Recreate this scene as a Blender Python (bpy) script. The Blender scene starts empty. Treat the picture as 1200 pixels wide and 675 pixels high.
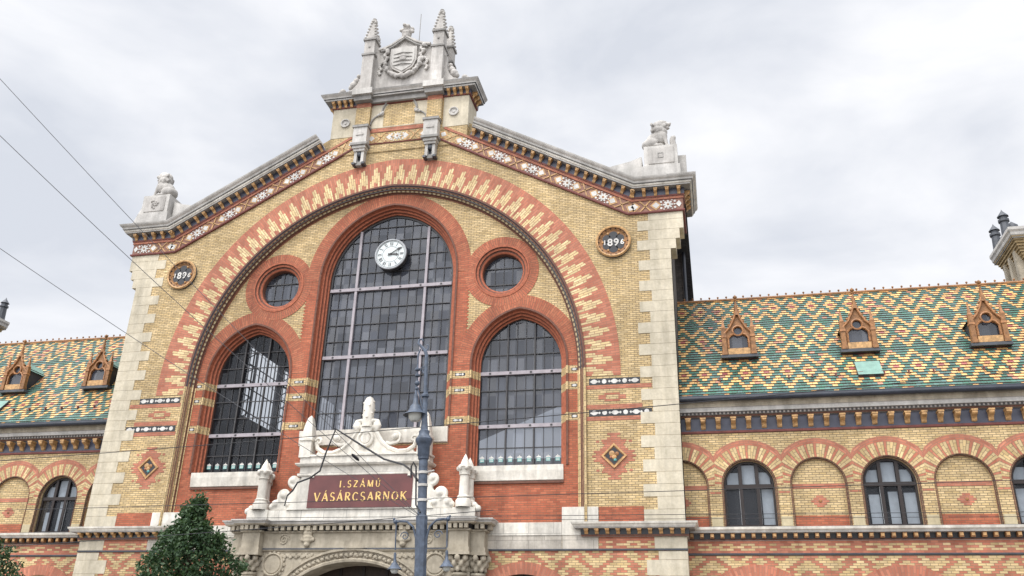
import bpy, bmesh, math, random
from mathutils import Vector, Matrix
from mathutils.geometry import delaunay_2d_cdt
R_ = math.radians
PI = math.pi
random.seed(7)
sc = bpy.context.scene
COL = sc.collection

# ------------------------------------------------------------------ nodes
class NG:
    def __init__(s, name, rough=.85):
        s.mat = bpy.data.materials.new(name); s.mat.use_nodes = True
        s.t = s.mat.node_tree; s.t.nodes.clear()
        s.out = s.t.nodes.new('ShaderNodeOutputMaterial')
        s.b = s.t.nodes.new('ShaderNodeBsdfPrincipled')
        s.t.links.new(s.b.outputs[0], s.out.inputs[0])
        s.b.inputs['Roughness'].default_value = rough
        s._uv = None
    def put(s, sock, v):
        if hasattr(v, 'is_output') or hasattr(v, 'links'): s.t.links.new(v, sock)
        else:
            try: sock.default_value = v
            except Exception: sock.default_value = (*v, 1.0)
    def m(s, op, a, b=0., c=0.):
        n = s.t.nodes.new('ShaderNodeMath'); n.operation = op
        s.put(n.inputs[0], a); s.put(n.inputs[1], b); s.put(n.inputs[2], c)
        return n.outputs[0]
    def uv(s):
        if not s._uv:
            n = s.t.nodes.new('ShaderNodeTexCoord'); x = s.t.nodes.new('ShaderNodeSeparateXYZ')
            s.t.links.new(n.outputs['UV'], x.inputs[0]); s.tc = n
            s._uv = (x.outputs[0], x.outputs[1])
        return s._uv
    def pos(s):
        n = s.t.nodes.new('ShaderNodeNewGeometry'); return n.outputs['Position']
    def noise(s, scale, detail=3., rough=.55, vec=None, stretch=None):
        n = s.t.nodes.new('ShaderNodeTexNoise'); n.inputs['Scale'].default_value = scale
        n.inputs['Detail'].default_value = detail; n.inputs['Roughness'].default_value = rough
        v = vec if vec is not None else s.pos()
        if stretch:
            q = s.t.nodes.new('ShaderNodeVectorMath'); q.operation = 'MULTIPLY'
            s.t.links.new(v, q.inputs[0]); q.inputs[1].default_value = stretch; v = q.outputs[0]
        s.t.links.new(v, n.inputs['Vector'])
        return n.outputs['Fac']
    def rnd(s, a, b=0., c=0.):
        v = s.t.nodes.new('ShaderNodeCombineXYZ'); s.put(v.inputs[0], a); s.put(v.inputs[1], b); s.put(v.inputs[2], c)
        n = s.t.nodes.new('ShaderNodeTexWhiteNoise'); n.noise_dimensions = '3D'; s.t.links.new(v.outputs[0], n.inputs['Vector'])
        return n.outputs['Value']
    def mix(s, f, a, b, mode='MIX'):
        n = s.t.nodes.new('ShaderNodeMix'); n.data_type = 'RGBA'; n.blend_type = mode
        s.put(n.inputs[0], f)
        for i, v in ((6, a), (7, b)):
            if isinstance(v, (tuple, list)): v = (*v[:3], 1.0)
            s.put(n.inputs[i], v)
        return n.outputs[2]
    def mr(s, v, a, b, c, d):
        n = s.t.nodes.new('ShaderNodeMapRange'); s.put(n.inputs[0], v)
        for i, q in enumerate((a, b, c, d)): n.inputs[i+1].default_value = q
        return n.outputs[0]
    def scale(s, col, f):
        v = s.t.nodes.new('ShaderNodeVectorMath'); v.operation = 'SCALE'
        if isinstance(col, (tuple, list)): v.inputs[0].default_value = col[:3]
        else: s.t.links.new(col, v.inputs[0])
        s.put(v.inputs['Scale'], f); return v.outputs[0]
    def color(s, c): s.put(s.b.inputs['Base Color'], (*c, 1.0) if isinstance(c, tuple) else c); return s
    def bump(s, h, d=.01, strength=1.):
        n = s.t.nodes.new('ShaderNodeBump'); n.inputs['Distance'].default_value = d; n.inputs['Strength'].default_value = strength
        s.put(n.inputs['Height'], h); s.t.links.new(n.outputs[0], s.b.inputs['Normal']); return s
    def grid(s, bw, bh, mo, swap=False):
        u, v = s.uv()
        if swap: u, v = v, u
        row = s.m('FLOOR', s.m('DIVIDE', v, bh))
        off = s.m('MULTIPLY', s.m('FLOORED_MODULO', row, 2.), .5*bw)
        ush = s.m('ADD', u, off)
        cu = s.m('DIVIDE', ush, bw); col = s.m('FLOOR', cu)
        uq = s.m('SUBTRACT', s.m('MULTIPLY', s.m('ADD', col, .5), bw), off)
        vq = s.m('MULTIPLY', s.m('ADD', row, .5), bh)
        fu = s.m('FRACT', cu); fv = s.m('FRACT', s.m('DIVIDE', v, bh))
        du = s.m('MULTIPLY', s.m('MINIMUM', fu, s.m('SUBTRACT', 1., fu)), bw)
        dv = s.m('MULTIPLY', s.m('MINIMUM', fv, s.m('SUBTRACT', 1., fv)), bh)
        mask = s.m('LESS_THAN', s.m('MINIMUM', du, dv), mo)
        return uq, vq, s.rnd(col, row), mask, row, col

def weather(g, col, amt=.35, big=.28):
    """soft natural mottling and rain streaks that belong to the surface"""
    n1 = g.noise(big, 4.); n2 = g.noise(1.6, 5., .6, stretch=(1., 1., .22))
    n3 = g.noise(2.6, 4., .65, stretch=(1., 1., .10))
    col = g.scale(col, g.mr(n3, .50, .78, 1.03, 1-amt*.45))
    f = g.m('MULTIPLY', g.mr(n1, .3, .7, 1-amt*.5, 1+amt*.4), g.mr(n2, .3, .75, 1+amt*.3, 1-amt*.5))
    return g.scale(col, f)

def brick_mat(name, c1, c2, mortar, bw=.29, bh=.098, mo=.0125, pattern=None, amt=.35, swap=False, var=.32, soot=True):
    g = NG(name, .88)
    uq, vq, rnd, mask, row, col = g.grid(bw, bh, mo, swap)
    base = g.mix(rnd, c1, c2)
    if pattern: base = pattern(g, uq, vq, rnd, row, col, base)
    f = g.mr(g.rnd(col, row, 3.3), 0., 1., 1-var*.6, 1+var*.4)
    base = g.scale(base, f)
    c = g.mix(mask, base, mortar)
    c = weather(g, c, amt*1.25)
    g.color(c)
    g.bump(g.m('SUBTRACT', 1., mask), .012, .6)
    return g.mat

YB1, YB2, YM = (.61, .455, .245), (.50, .355, .165), (.205, .155, .09)
RB1, RB2, RM = (.42, .128, .064), (.345, .09, .045), (.20, .10, .06)
PR1, PR2, PRM = (.46, .18, .11), (.40, .135, .08), (.30, .15, .10)

def diaper(P=1.9, v0=0.):
    def f(g, uq, vq, rnd, row, col, base):
        vq = g.m('SUBTRACT', vq, v0)
        a = g.m('FRACT', g.m('DIVIDE', g.m('ADD', uq, vq), P)); b = g.m('FRACT', g.m('DIVIDE', g.m('SUBTRACT', uq, vq), P))
        l = g.m('MAXIMUM', g.m('LESS_THAN', a, .17), g.m('LESS_THAN', b, .17))
        da = g.m('MAXIMUM', g.m('ABSOLUTE', g.m('SUBTRACT', a, .58)), g.m('ABSOLUTE', g.m('SUBTRACT', b, .58)))
        c = g.m('MULTIPLY', g.m('LESS_THAN', da, .19), g.m('GREATER_THAN', da, .06))
        red = g.mix(rnd, PR1, PR2)
        return g.mix(g.m('MAXIMUM', l, c), base, red)
    return f
def dashband(z0):
    def f(g, uq, vq, rnd, row, col, base):
        r = g.m('FLOOR', g.m('DIVIDE', g.m('SUBTRACT', vq, z0), .098))
        inb = g.m('LESS_THAN', g.m('ABSOLUTE', g.m('SUBTRACT', r, 2.)), 1.2)
        ph = g.m('FRACT', g.m('ADD', g.m('DIVIDE', uq, .95), g.m('MULTIPLY', g.m('FLOORED_MODULO', r, 2.), .5)))
        y = g.m('MULTIPLY', inb, g.m('LESS_THAN', ph, .55))
        return g.mix(y, base, g.mix(rnd, YB1, YB2))
    return f
def ramp_lookup(g, x, vals):
    r = g.t.nodes.new('ShaderNodeValToRGB'); r.color_ramp.interpolation = 'CONSTANT'
    el = r.color_ramp.elements; n = len(vals)
    while len(el) < n: el.new(.5)
    for i, v in enumerate(vals): el[i].position = i/n; el[i].color = (v, v, v, 1)
    g.put(r.inputs[0], x); return r.outputs[0]

M = {}
M['yellow'] = brick_mat('yellow_brick', YB1, YB2, YM)
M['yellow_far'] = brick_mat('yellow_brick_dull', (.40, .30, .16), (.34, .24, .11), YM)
M['shadebrick'] = brick_mat('shaded_side_brick', (.10, .085, .075), (.07, .06, .055), (.05, .045, .04))  # side-wall shade is put into this dark brick colour
M['red'] = brick_mat('red_brick', RB1, RB2, RM, mo=.010)
M['redpale'] = brick_mat('pale_red_brick', PR1, PR2, PRM)
M['diaper'] = brick_mat('diaper_brick', YB1, YB2, YM, pattern=diaper(1.9, 6.55), mo=.009)
M['dash'] = brick_mat('dashed_band_brick', PR1, PR2, PRM, pattern=dashband(6.56), mo=.008)
M['redring'] = brick_mat('radial_red_brick', (.42, .145, .075), (.35, .10, .052), (.20, .09, .055), bw=.40, bh=.11, mo=.012, swap=True, var=.22)
M['pinkring'] = brick_mat('radial_pale_red_brick', PR1, PR2, PRM, bw=.4, bh=.11, mo=.009, swap=True)

def big_ring_pat(g, uq, vq, rnd, row, col, base):
    # swapped grid: vq = along the arc (s), uq = radial; steps of pale brick bars
    u, v = g.uv()
    P = .702
    x = g.m('FRACT', g.m('DIVIDE', vq, P))
    hi = ramp_lookup(g, x, [.40, .66, .96, .99, .74, .0]); lo = ramp_lookup(g, x, [0., 0., .30, .26, 0., 0.])
    y = g.m('MULTIPLY', g.m('LESS_THAN', v, g.m('MULTIPLY', hi, 1.34)), g.m('GREATER_THAN', v, g.m('MULTIPLY', lo, 1.34)))
    return g.mix(y, base, g.mix(rnd, (.68, .54, .30), (.58, .44, .22)))
M['bigring'] = brick_mat('polychrome_arch_brick', PR1, PR2, PRM, bw=.42, bh=.117, mo=.011, swap=True, pattern=big_ring_pat, amt=.25)
def wing_ring_pat(g, uq, vq, rnd, row, col, base):
    x = g.m('FRACT', g.m('DIVIDE', vq, .36))
    return g.mix(g.m('LESS_THAN', x, .31), base, g.mix(rnd, PR1, PR2))
M['wingring'] = brick_mat('striped_arch_brick', YB1, YB2, YM, bw=.3, bh=.11, mo=.009, swap=True, pattern=wing_ring_pat)
def pier_pat(g, uq, vq, rnd, row, col, base):
    r = g.m('FLOORED_MODULO', row, 4.)
    return g.mix(g.m('LESS_THAN', r, 1.), base, g.mix(rnd, PR1, PR2))
M['pierstripe'] = brick_mat('striped_pier_brick', YB1, YB2, YM, pattern=pier_pat)

def stone_mat(name, c, c2, amt=.5, rough=.85, joints=None, relief=0.):
    g = NG(name, rough)
    n = g.noise(2.2, 6., .6); col = g.mix(g.mr(n, .3, .7, 0, 1), c, c2)
    n3 = g.noise(9., 4., .7); col = g.scale(col, g.mr(n3, .3, .7, .9, 1.08))
    h = n3
    if joints:
        uq, vq, rnd, mask, row, cc = g.grid(joints[0], joints[1], .010)
        col = g.scale(col, g.mr(rnd, 0, 1, .86, 1.1))
        col = g.mix(mask, col, tuple(q*.45 for q in c))
    if relief:
        vo = g.t.nodes.new('ShaderNodeTexVoronoi'); vo.inputs['Scale'].default_value = relief
        g.t.links.new(g.pos(), vo.inputs['Vector'])
        h = vo.outputs['Distance']
    st = g.noise(3.2, 4., .65, stretch=(1., 1., .12)); col = g.scale(col, g.mr(st, .45, .80, 1.04, 1-amt*.5))
    col = weather(g, col, amt)
    g.color(col); g.bump(h, .12 if relief else .01, .9 if relief else .5)
    return g.mat
M['quoin'] = stone_mat('cream_limestone', (.56, .50, .385), (.45, .395, .29), .35)
M['piersill'] = stone_mat('yellow_sandstone', (.50, .42, .27), (.40, .33, .20), .3)
M['white'] = stone_mat('white_limestone', (.72, .68, .60), (.54, .50, .43), .5)
M['whitejoint'] = stone_mat('white_limestone_blocks', (.72, .68, .60), (.54, .50, .43), .5, joints=(1.1, .52))
M['worn'] = stone_mat('worn_limestone', (.55, .50, .43), (.40, .36, .30), .55, joints=(1.4, .5))
M['grey'] = stone_mat('grey_limestone', (.50, .475, .44), (.37, .345, .315), .55)
M['greyrelief'] = stone_mat('carved_grey_limestone', (.50, .475, .44), (.33, .31, .28), .5, relief=6.)
M['tan'] = stone_mat('tan_sandstone', (.44, .385, .295), (.29, .25, .185), .55)
M['tanrelief'] = stone_mat('carved_tan_sandstone', (.42, .36, .275), (.22, .185, .135), .5, relief=7.)
M['corn'] = stone_mat('cornice_limestone', (.54, .515, .48), (.42, .40, .365), .4)
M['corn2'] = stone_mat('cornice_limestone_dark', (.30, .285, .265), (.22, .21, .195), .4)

def plain(name, c, rough=.6, var=.25, metal=0., scale=3.):
    g = NG(name, rough); n = g.noise(scale, 4.)
    g.color(g.scale(c, g.mr(n, .3, .7, 1-var, 1+var))); g.b.inputs['Metallic'].default_value = metal
    return g.mat
M['lead'] = plain('lead_flashing', (.06, .065, .075), .5)
M['gutter'] = plain('dark_gutter_metal', (.028, .033, .045), .45)
M['ochre'] = plain('ochre_terracotta', (.45, .26, .105), .55, .4, scale=7.)
M['ochre_dark'] = plain('brown_terracotta', (.25, .115, .04), .6, .4, scale=6.)
M['panelblue'] = plain('slate_blue_tile', (.050, .053, .078), .4, .2)
M['black'] = plain('black_glazed_tile', (.012, .012, .014), .3)
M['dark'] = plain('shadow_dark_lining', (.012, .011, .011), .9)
M['whitetile'] = plain('white_glazed_tile', (.54, .52, .48), .35, .25)
M['brownbg'] = plain('brown_glazed_ground', (.20, .085, .05), .5, .3)
M['redline'] = plain('dark_red_moulding', (.16, .045, .035), .6)
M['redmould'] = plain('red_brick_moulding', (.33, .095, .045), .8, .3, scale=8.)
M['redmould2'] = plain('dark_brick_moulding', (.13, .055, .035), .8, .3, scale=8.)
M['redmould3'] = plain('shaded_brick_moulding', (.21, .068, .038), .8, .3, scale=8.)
M['rust'] = plain('rust_brown_terracotta', (.34, .155, .06), .55, .4, scale=8.)
M['iron'] = plain('dark_window_iron', (.035, .032, .032), .5)
M['lilac'] = plain('grey_mauve_painted_iron', (.32, .285, .30), .5, .15)
M['brownframe'] = plain('dark_brown_window_frame', (.018, .011, .009), .6)
M['curtain_reflect'] = plain('pale_blind_and_reflection', (.60, .62, .63), .8, .12)
M['copper'] = plain('verdigris_copper', (.16, .28, .23), .55, .2)
M['lamppaint'] = plain('blue_grey_lamp_paint', (.062, .080, .112), .5, .4, scale=9.)
M['lampglass'] = plain('frosted_lamp_glass', (.55, .55, .50), .25, .1)
M['maroon'] = plain('maroon_sign_glass', (.115, .030, .026), .3, .25, scale=1.5)
M['gold'] = plain('gold_leaf_letter', (.72, .47, .16), .45, .15)
M['cable'] = plain('black_cable', (.015, .015, .017), .5)
M['wire'] = plain('grey_wire', (.10, .10, .105), .5)
M['clockface'] = plain('white_clock_dial', (.60, .64, .63), .4, .05); M['bezel'] = plain('grey_clock_bezel', (.33, .34, .35), .5)
M['teal'] = plain('teal_sticker', (.10, .32, .30), .4, .1)
M['bark'] = plain('grey_brown_bark', (.10, .075, .05), .9, .4, scale=12.)
M['asphalt'] = plain('asphalt', (.05, .05, .052), .9, .25, scale=5.)
M['paving'] = stone_mat('paving_slabs', (.30, .28, .26), (.24, .225, .21), .3, joints=(.6, .4))
M['kerbstone'] = plain('granite_kerb', (.33, .32, .31), .8)
M['paint'] = plain('white_road_paint', (.75, .75, .73), .7, .15)
M['steel'] = plain('white_steel_truss', (.62, .64, .66), .6, .1)
M['door'] = plain('dark_oak_door', (.035, .02, .012), .6, .4, scale=9.)

def glass_mat(name, c, tr, trcol=(.55, .58, .62)):
    g = NG(name, .06); n = g.noise(.9, 2.)
    u, v = g.uv()
    r = g.rnd(g.m('FLOOR', g.m('DIVIDE', u, .445)), g.m('FLOOR', g.m('DIVIDE', v, .92)))
    g.color(g.scale(c, g.mr(r, 0, 1, .65, 1.4)))
    g.b.inputs['Specular IOR Level'].default_value = .8
    # old panes are never quite flat: each tilts a little
    cu_, cv_ = g.m('FLOOR', g.m('DIVIDE', u, .445)), g.m('FLOOR', g.m('DIVIDE', v, .92))
    geo = g.t.nodes.new('ShaderNodeNewGeometry'); cb = g.t.nodes.new('ShaderNodeCombineXYZ')
    g.put(cb.inputs[0], g.mr(g.rnd(cu_, cv_, 2.), 0, 1, -.07, .07)); g.put(cb.inputs[2], g.mr(g.rnd(cu_, cv_, 8.), 0, 1, -.10, .10))
    ad = g.t.nodes.new('ShaderNodeVectorMath'); ad.operation = 'ADD'; g.t.links.new(geo.outputs['Normal'], ad.inputs[0]); g.t.links.new(cb.outputs[0], ad.inputs[1])
    nm = g.t.nodes.new('ShaderNodeVectorMath'); nm.operation = 'NORMALIZE'; g.t.links.new(ad.outputs[0], nm.inputs[0]); g.t.links.new(nm.outputs[0], g.b.inputs['Normal'])
    t = g.t.nodes.new('ShaderNodeBsdfTransparent'); t.inputs[0].default_value = (*trcol, 1)
    mx = g.t.nodes.new('ShaderNodeMixShader'); mx.inputs[0].default_value = tr
    g.t.links.new(g.b.outputs[0], mx.inputs[1]); g.t.links.new(t.outputs[0], mx.inputs[2]); g.t.links.new(mx.outputs[0], g.out.inputs[0])
    return g.mat
M['glass'] = glass_mat('dusty_window_glass', (.082, .089, .108), .38)
M['glassclear'] = glass_mat('clear_window_glass', (.05, .055, .065), .75, (.8, .83, .86))

def rooftile():
    g = NG('glazed_roof_tile', .38)
    RH = 3.0/14
    uq, vq, rnd, mask, row, col = g.grid(.23, RH, .008)
    p, Q = .92, 3.0
    uo, vo = .805, RH*8.5
    du = g.m('MULTIPLY', g.m('ABSOLUTE', g.m('SUBTRACT', g.m('FRACT', g.m('ADD', g.m('DIVIDE', g.m('SUBTRACT', uq, uo), p), .5)), .5)), 2.)
    dv = g.m('MULTIPLY', g.m('ABSOLUTE', g.m('SUBTRACT', g.m('FRACT', g.m('ADD', g.m('DIVIDE', g.m('SUBTRACT', vq, vo), Q), .5)), .5)), 2.)
    s = g.m('ADD', du, g.m('MULTIPLY', dv, 7/3.36))
    red = g.mix(g.rnd(col, row, 4.), (.28, .065, .07), (.38, .12, .10))
    ylo = g.mix(g.rnd(col, row, 5.), (.74, .50, .19), (.62, .36, .15))
    gro = g.mix(g.rnd(col, row, 6.), (.048, .155, .105), (.085, .175, .155))
    c = g.mix(g.m('GREATER_THAN', s, .20), red, ylo)
    for th, cc in ((.78, gro), (1.58, ylo), (2.16, gro), (2.86, red)):
        c = g.mix(g.m('GREATER_THAN', s, th), c, cc)
    # odd replacement tiles
    c = g.mix(g.m('GREATER_THAN', g.rnd(col, row, 9.), .965), c, (.45, .22, .14))
    u, v = g.uv()
    fv = g.m('FRACT', g.m('DIVIDE', v, RH))
    c = g.scale(c, g.mr(rnd, 0, 1, .8, 1.15))
    c = g.mix(mask, c, (.05, .045, .04))
    c = weather(g, c, .3)
    g.color(c); g.bump(g.rnd(col, row, 7.), .02, .6)
    return g.mat
M['rooftile'] = rooftile()
M['roofplain'] = brick_mat('plain_slate_roof', (.10, .10, .11), (.07, .07, .08), (.03, .03, .03), bw=.3, bh=.2)
def rope():
    g = NG('bead_moulding', .7); u, v = g.uv()
    x = g.m('FRACT', g.m('DIVIDE', u, .26))
    g.color(g.mix(g.m('LESS_THAN', x, .55), (.13, .085, .055), (.48, .38, .21))); return g.mat
M['rope'] = rope()
def dentil():
    g = NG('small_dentil_band', .7); u, v = g.uv()
    x = g.m('FRACT', g.m('DIVIDE', u, .17))
    g.color(g.mix(g.m('LESS_THAN', x, .45), (.05, .045, .045), (.30, .27, .24))); return g.mat
M['dentil'] = dentil()

# ------------------------------------------------------------------ mesh builder
class FR:
    def __init__(s, o, ex, ey):
        s.o, s.ex, s.ey = Vector(o), Vector(ex).normalized(), Vector(ey).normalized(); s.n = s.ex.cross(s.ey)
    def p(s, a, b, d=0.): return s.o + s.ex*a + s.ey*b + s.n*d
def front(y=0.): return FR((0, y, 0), (1, 0, 0), (0, 0, 1))     # n = (0,-1,0): towards the square
F0 = front(0.)

def inside(c, poly):
    r = False; n = len(poly)
    for i in range(n):
        (x0, y0), (x1, y1) = poly[i], poly[(i+1) % n]
        if (y0 > c[1]) != (y1 > c[1]) and c[0] < (x1-x0)*(c[1]-y0)/(y1-y0)+x0: r = not r
    return r

class MB:
    def __init__(s): s.v, s.f, s.mats = [], [], []
    def mi(s, m):
        if m not in s.mats: s.mats.append(m)
        return s.mats.index(m)
    def face(s, pts, m, uv=None):
        pts = [Vector(p) for p in pts]
        if uv is None:
            n = Vector((0, 0, 0))
            for i in range(len(pts)): n += (pts[i]-pts[0]).cross(pts[(i+1) % len(pts)]-pts[0])
            ax = max(range(3), key=lambda k: abs(n[k])*(1.0, 1.02, 1.0)[k])
            uv = [((p.y, p.z), (p.x, p.z), (p.x, p.y))[ax] for p in pts]
        i = len(s.v); s.v += pts; s.f.append((list(range(i, i+len(pts))), s.mi(m), uv))
    def box(s, x0, x1, y0, y1, z0, z1, m):
        if x0 > x1: x0, x1 = x1, x0
        a = [(x0, y0), (x1, y0), (x1, y1), (x0, y1)]
        for i in range(4):
            (p, q), (r, t) = a[i], a[(i+1) % 4]
            s.face([(p, q, z0), (r, t, z0), (r, t, z1), (p, q, z1)], m)
        s.face([(x, y, z1) for x, y in a], m); s.face([(x, y, z0) for x, y in a[::-1]], m)
    def prism(s, poly, m, d0=0., d1=.03, fr=F0, side=None, holes=(), back=False, uvf=None):
        side = side or m
        loops = [list(poly)]+[list(h) for h in holes]
        if not holes and len(poly) <= 4: tris = [list(poly)]
        else:
            fl, ed = [], []
            for l in loops:
                i0 = len(fl); fl += [Vector(q) for q in l]; ed += [(i0+i, i0+(i+1) % len(l)) for i in range(len(l))]
            vv, _, ff_, _, _, _ = delaunay_2d_cdt(fl, ed, [], 1, 1e-6)
            tris = []
            for t in ff_:
                pp = [tuple(vv[i]) for i in t]; c = (sum(q[0] for q in pp)/len(pp), sum(q[1] for q in pp)/len(pp))
                if inside(c, loops[0]) and not any(inside(c, h) for h in loops[1:]): tris.append(pp)
        for pp in tris:
            s.face([fr.p(a, b, d1) for a, b in pp], m)
            if back: s.face([fr.p(a, b, d0) for a, b in pp[::-1]], side)
        if abs(d1-d0) > 1e-6:
            for l in loops:
                for i in range(len(l)):
                    a, b = l[i], l[(i+1) % len(l)]
                    s.face([fr.p(*a, d0), fr.p(*b, d0), fr.p(*b, d1), fr.p(*a, d1)], side)
    def sweep(s, secs, mats, us=None, vs=None, caps=None):
        """secs: list of sections, each a list of points; mats: one per profile segment"""
        n = len(secs[0])
        if us is None:
            us = [0.]
            for i in range(1, len(secs)): us.append(us[-1]+(secs[i][0]-secs[i-1][0]).length)
        if vs is None:
            vs = [0.]
            for j in range(1, n): vs.append(vs[-1]+(secs[0][j]-secs[0][j-1]).length)
        for i in range(len(secs)-1):
            for j in range(n-1):
                m = mats[j] if isinstance(mats, (list, tuple)) else mats
                s.face([secs[i][j], secs[i+1][j], secs[i+1][j+1], secs[i][j+1]], m,
                       [(us[i], vs[j]), (us[i+1], vs[j]), (us[i+1], vs[j+1]), (us[i], vs[j+1])])
        if caps:
            for e in (secs[0], secs[-1][::-1]):
                s.face(e, caps)
    def lathe(s, cx, cy, prof, m, n=14, ax=None):
        secs = []
        for k in range(n+1):
            a = 2*PI*k/n
            secs.append([Vector((cx+r*math.cos(a), cy+r*math.sin(a), z)) for r, z in prof])
        s.sweep(secs, m)
    def ngonlathe(s, cx, cy, prof, m, n, rot=0.):
        secs = []
        for k in range(n+1):
            a = 2*PI*k/n+rot
            secs.append([Vector((cx+r*math.cos(a), cy+r*math.sin(a), z)) for r, z in prof])
        s.sweep(secs, m)
    def tube(s, pts, r, m, n=8):
        pts = [Vector(p) for p in pts]; secs = []
        for i, p in enumerate(pts):
            d = (pts[min(i+1, len(pts)-1)]-pts[max(i-1, 0)]).normalized()
            e = d.orthogonal().normalized() if abs(d.y) > .95 else d.cross(Vector((0, 1, 0))).normalized()
            f = d.cross(e); rr = r[i] if isinstance(r, (list, tuple)) else r
            secs.append([p+e*rr*math.cos(2*PI*k/n)+f*rr*math.sin(2*PI*k/n) for k in range(n+1)])
        s.sweep(secs, m)
        s.face(secs[0][:-1], m); s.face(secs[-1][:-1], m)
    def ball(s, c, r, m, n=10, rot=None):
        c = Vector(c); r = Vector(r) if not isinstance(r, (int, float)) else Vector((r, r, r))
        P = lambda i, j: Vector((r.x*math.sin(PI*j/n)*math.cos(2*PI*i/(2*n)), r.y*math.sin(PI*j/n)*math.sin(2*PI*i/(2*n)), r.z*math.cos(PI*j/n)))
        for i in range(2*n):
            for j in range(n):
                q = [P(i, j), P(i+1, j), P(i+1, j+1), P(i, j+1)]
                if j == 0: q = [q[0], q[2], q[3]]
                elif j == n-1: q = [q[0], q[1], q[2]]
                s.face([c+(rot @ p if rot else p) for p in q], m)
    def mesh(s, name, smooth=False):
        me = bpy.data.meshes.new(name)
        me.from_pydata([tuple(v) for v in s.v], [], [f[0] for f in s.f])
        for m in s.mats: me.materials.append(M[m] if isinstance(m, str) else m)
        uvl = me.uv_layers.new(name='UVMap')
        for poly, f in zip(me.polygons, s.f):
            poly.material_index = f[1]
            for li, uv in zip(poly.loop_indices, f[2]): uvl.data[li].uv = uv
        bm = bmesh.new(); bm.from_mesh(me)
        bmesh.ops.remove_doubles(bm, verts=bm.verts, dist=1e-5)
        bmesh.ops.recalc_face_normals(bm, faces=bm.faces)
        if smooth:
            for f in bm.faces: f.smooth = True
            for e in bm.edges:
                if len(e.link_faces) == 2 and e.calc_face_angle(0) > R_(38): e.smooth = False
        bm.to_mesh(me); bm.free()
        return me
    def build(s, name, parent=None, smooth=False):
        o = bpy.data.objects.new(name, s.mesh(name, smooth)); COL.objects.link(o)
        if parent: o.parent = parent
        return o

def remesh(mb, name, voxel, mat, parent=None, smooth_it=2):
    o = bpy.data.objects.new(name, mb.mesh(name)); COL.objects.link(o)
    md = o.modifiers.new('r', 'REMESH'); md.mode = 'VOXEL'; md.voxel_size = voxel
    sm = o.modifiers.new('s', 'SMOOTH'); sm.iterations = smooth_it; sm.factor = .5
    dg = bpy.context.evaluated_depsgraph_get(); ev = o.evaluated_get(dg)
    me = bpy.data.meshes.new_from_object(ev); o.modifiers.clear()
    old = o.data; o.data = me; bpy.data.meshes.remove(old); me.name = name
    me.materials.clear(); me.materials.append(M[mat])
    for p in me.polygons: p.use_smooth = True; p.material_index = 0
    if parent: o.parent = parent
    return o

def empty(name, loc=(0, 0, 0)):
    o = bpy.data.objects.new(name, None); COL.objects.link(o); o.location = loc; o.empty_display_size = .3; return o
def tag(o, label=None, cat=None, group=None, kind=None):
    if label: o['label'] = label
    if cat: o['category'] = cat
    if group: o['group'] = group
    if kind: o['kind'] = kind
    return o

# ------------------------------------------------------------------ arches
class Arch:
    """pointed (two-centred) arch: centres at cx-+c, springing z0, radius measured from the centres"""
    def __init__(s, cx, z0, c): s.cx, s.z0, s.c = cx, z0, c
    def secs(s, r, zbot=None, n=16):
        """list of (x,z) left leg -> apex -> right leg"""
        am = math.acos(max(-1, min(1, s.c/r))) if s.c else PI/2
        L = []
        for i in range(n+1):
            a = am*i/n
            L.append((s.cx+s.c-r*math.cos(a), s.z0+r*math.sin(a)))
        R = [(2*s.cx-x, z) for x, z in L[-2::-1]]
        pts = L+R
        if zbot is not None: pts = [(pts[0][0], zbot)]+pts+[(pts[-1][0], zbot)]
        return pts
    def sweep(s, mb, prof, mats, zbot=None, n=16, y0=0.):
        cols = [s.secs(r, zbot, n) for r, y in prof]
        secs = [[Vector((cols[j][i][0], y0+prof[j][1], cols[j][i][1])) for j in range(len(prof))] for i in range(len(cols[0]))]
        mb.sweep(secs, mats)
    def ring(s, mb, r0, r1, mat, d=.02, zbot=None, n=16, y0=0.):
        """flat band with uv = (arc length, radial)"""
        a, b = s.secs(r0, zbot, n), s.secs(r1, zbot, n)
        us = [0.]
        rm = [((p[0]+q[0])/2, (p[1]+q[1])/2) for p, q in zip(a, b)]
        for i in range(1, len(rm)): us.append(us[-1]+math.dist(rm[i], rm[i-1]))
        mid = us[len(us)//2]; us = [u-mid for u in us]
        secs = [[Vector((p[0], y0+.01, p[1])), Vector((p[0], y0-d, p[1])), Vector((q[0], y0-d, q[1])), Vector((q[0], y0+.01, q[1]))] for p, q in zip(a, b)]
        mb.sweep(secs, mat, us, [-.02, 0, r1-r0, r1-r0+.02])
        for e in (0, -1): mb.face(secs[e], mat, [(0, 0), (.02, 0), (.02, r1-r0), (0, r1-r0)])

def circ(cx, cz, r, n=28, a0=0.): return [(cx+r*math.cos(a0+2*PI*i/n), cz+r*math.sin(a0+2*PI*i/n)) for i in range(n)]
def rect(x0, x1, z0, z1): return [(x0, z0), (x1, z0), (x1, z1), (x0, z1)]

BIG = Arch(0, 14.65, .55)
CEN = Arch(0, 20.3, .42)
SIDE = {s: Arch(7.0*s, 15.25, .46) for s in (-1, 1)}
YR = .35                    # depth of the recessed wall inside the big arch
hall = empty('market_hall', (0, 0, 0))
tag(hall, 'red and yellow brick market hall with great arched gable and patterned tile wings', 'market hall')

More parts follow.
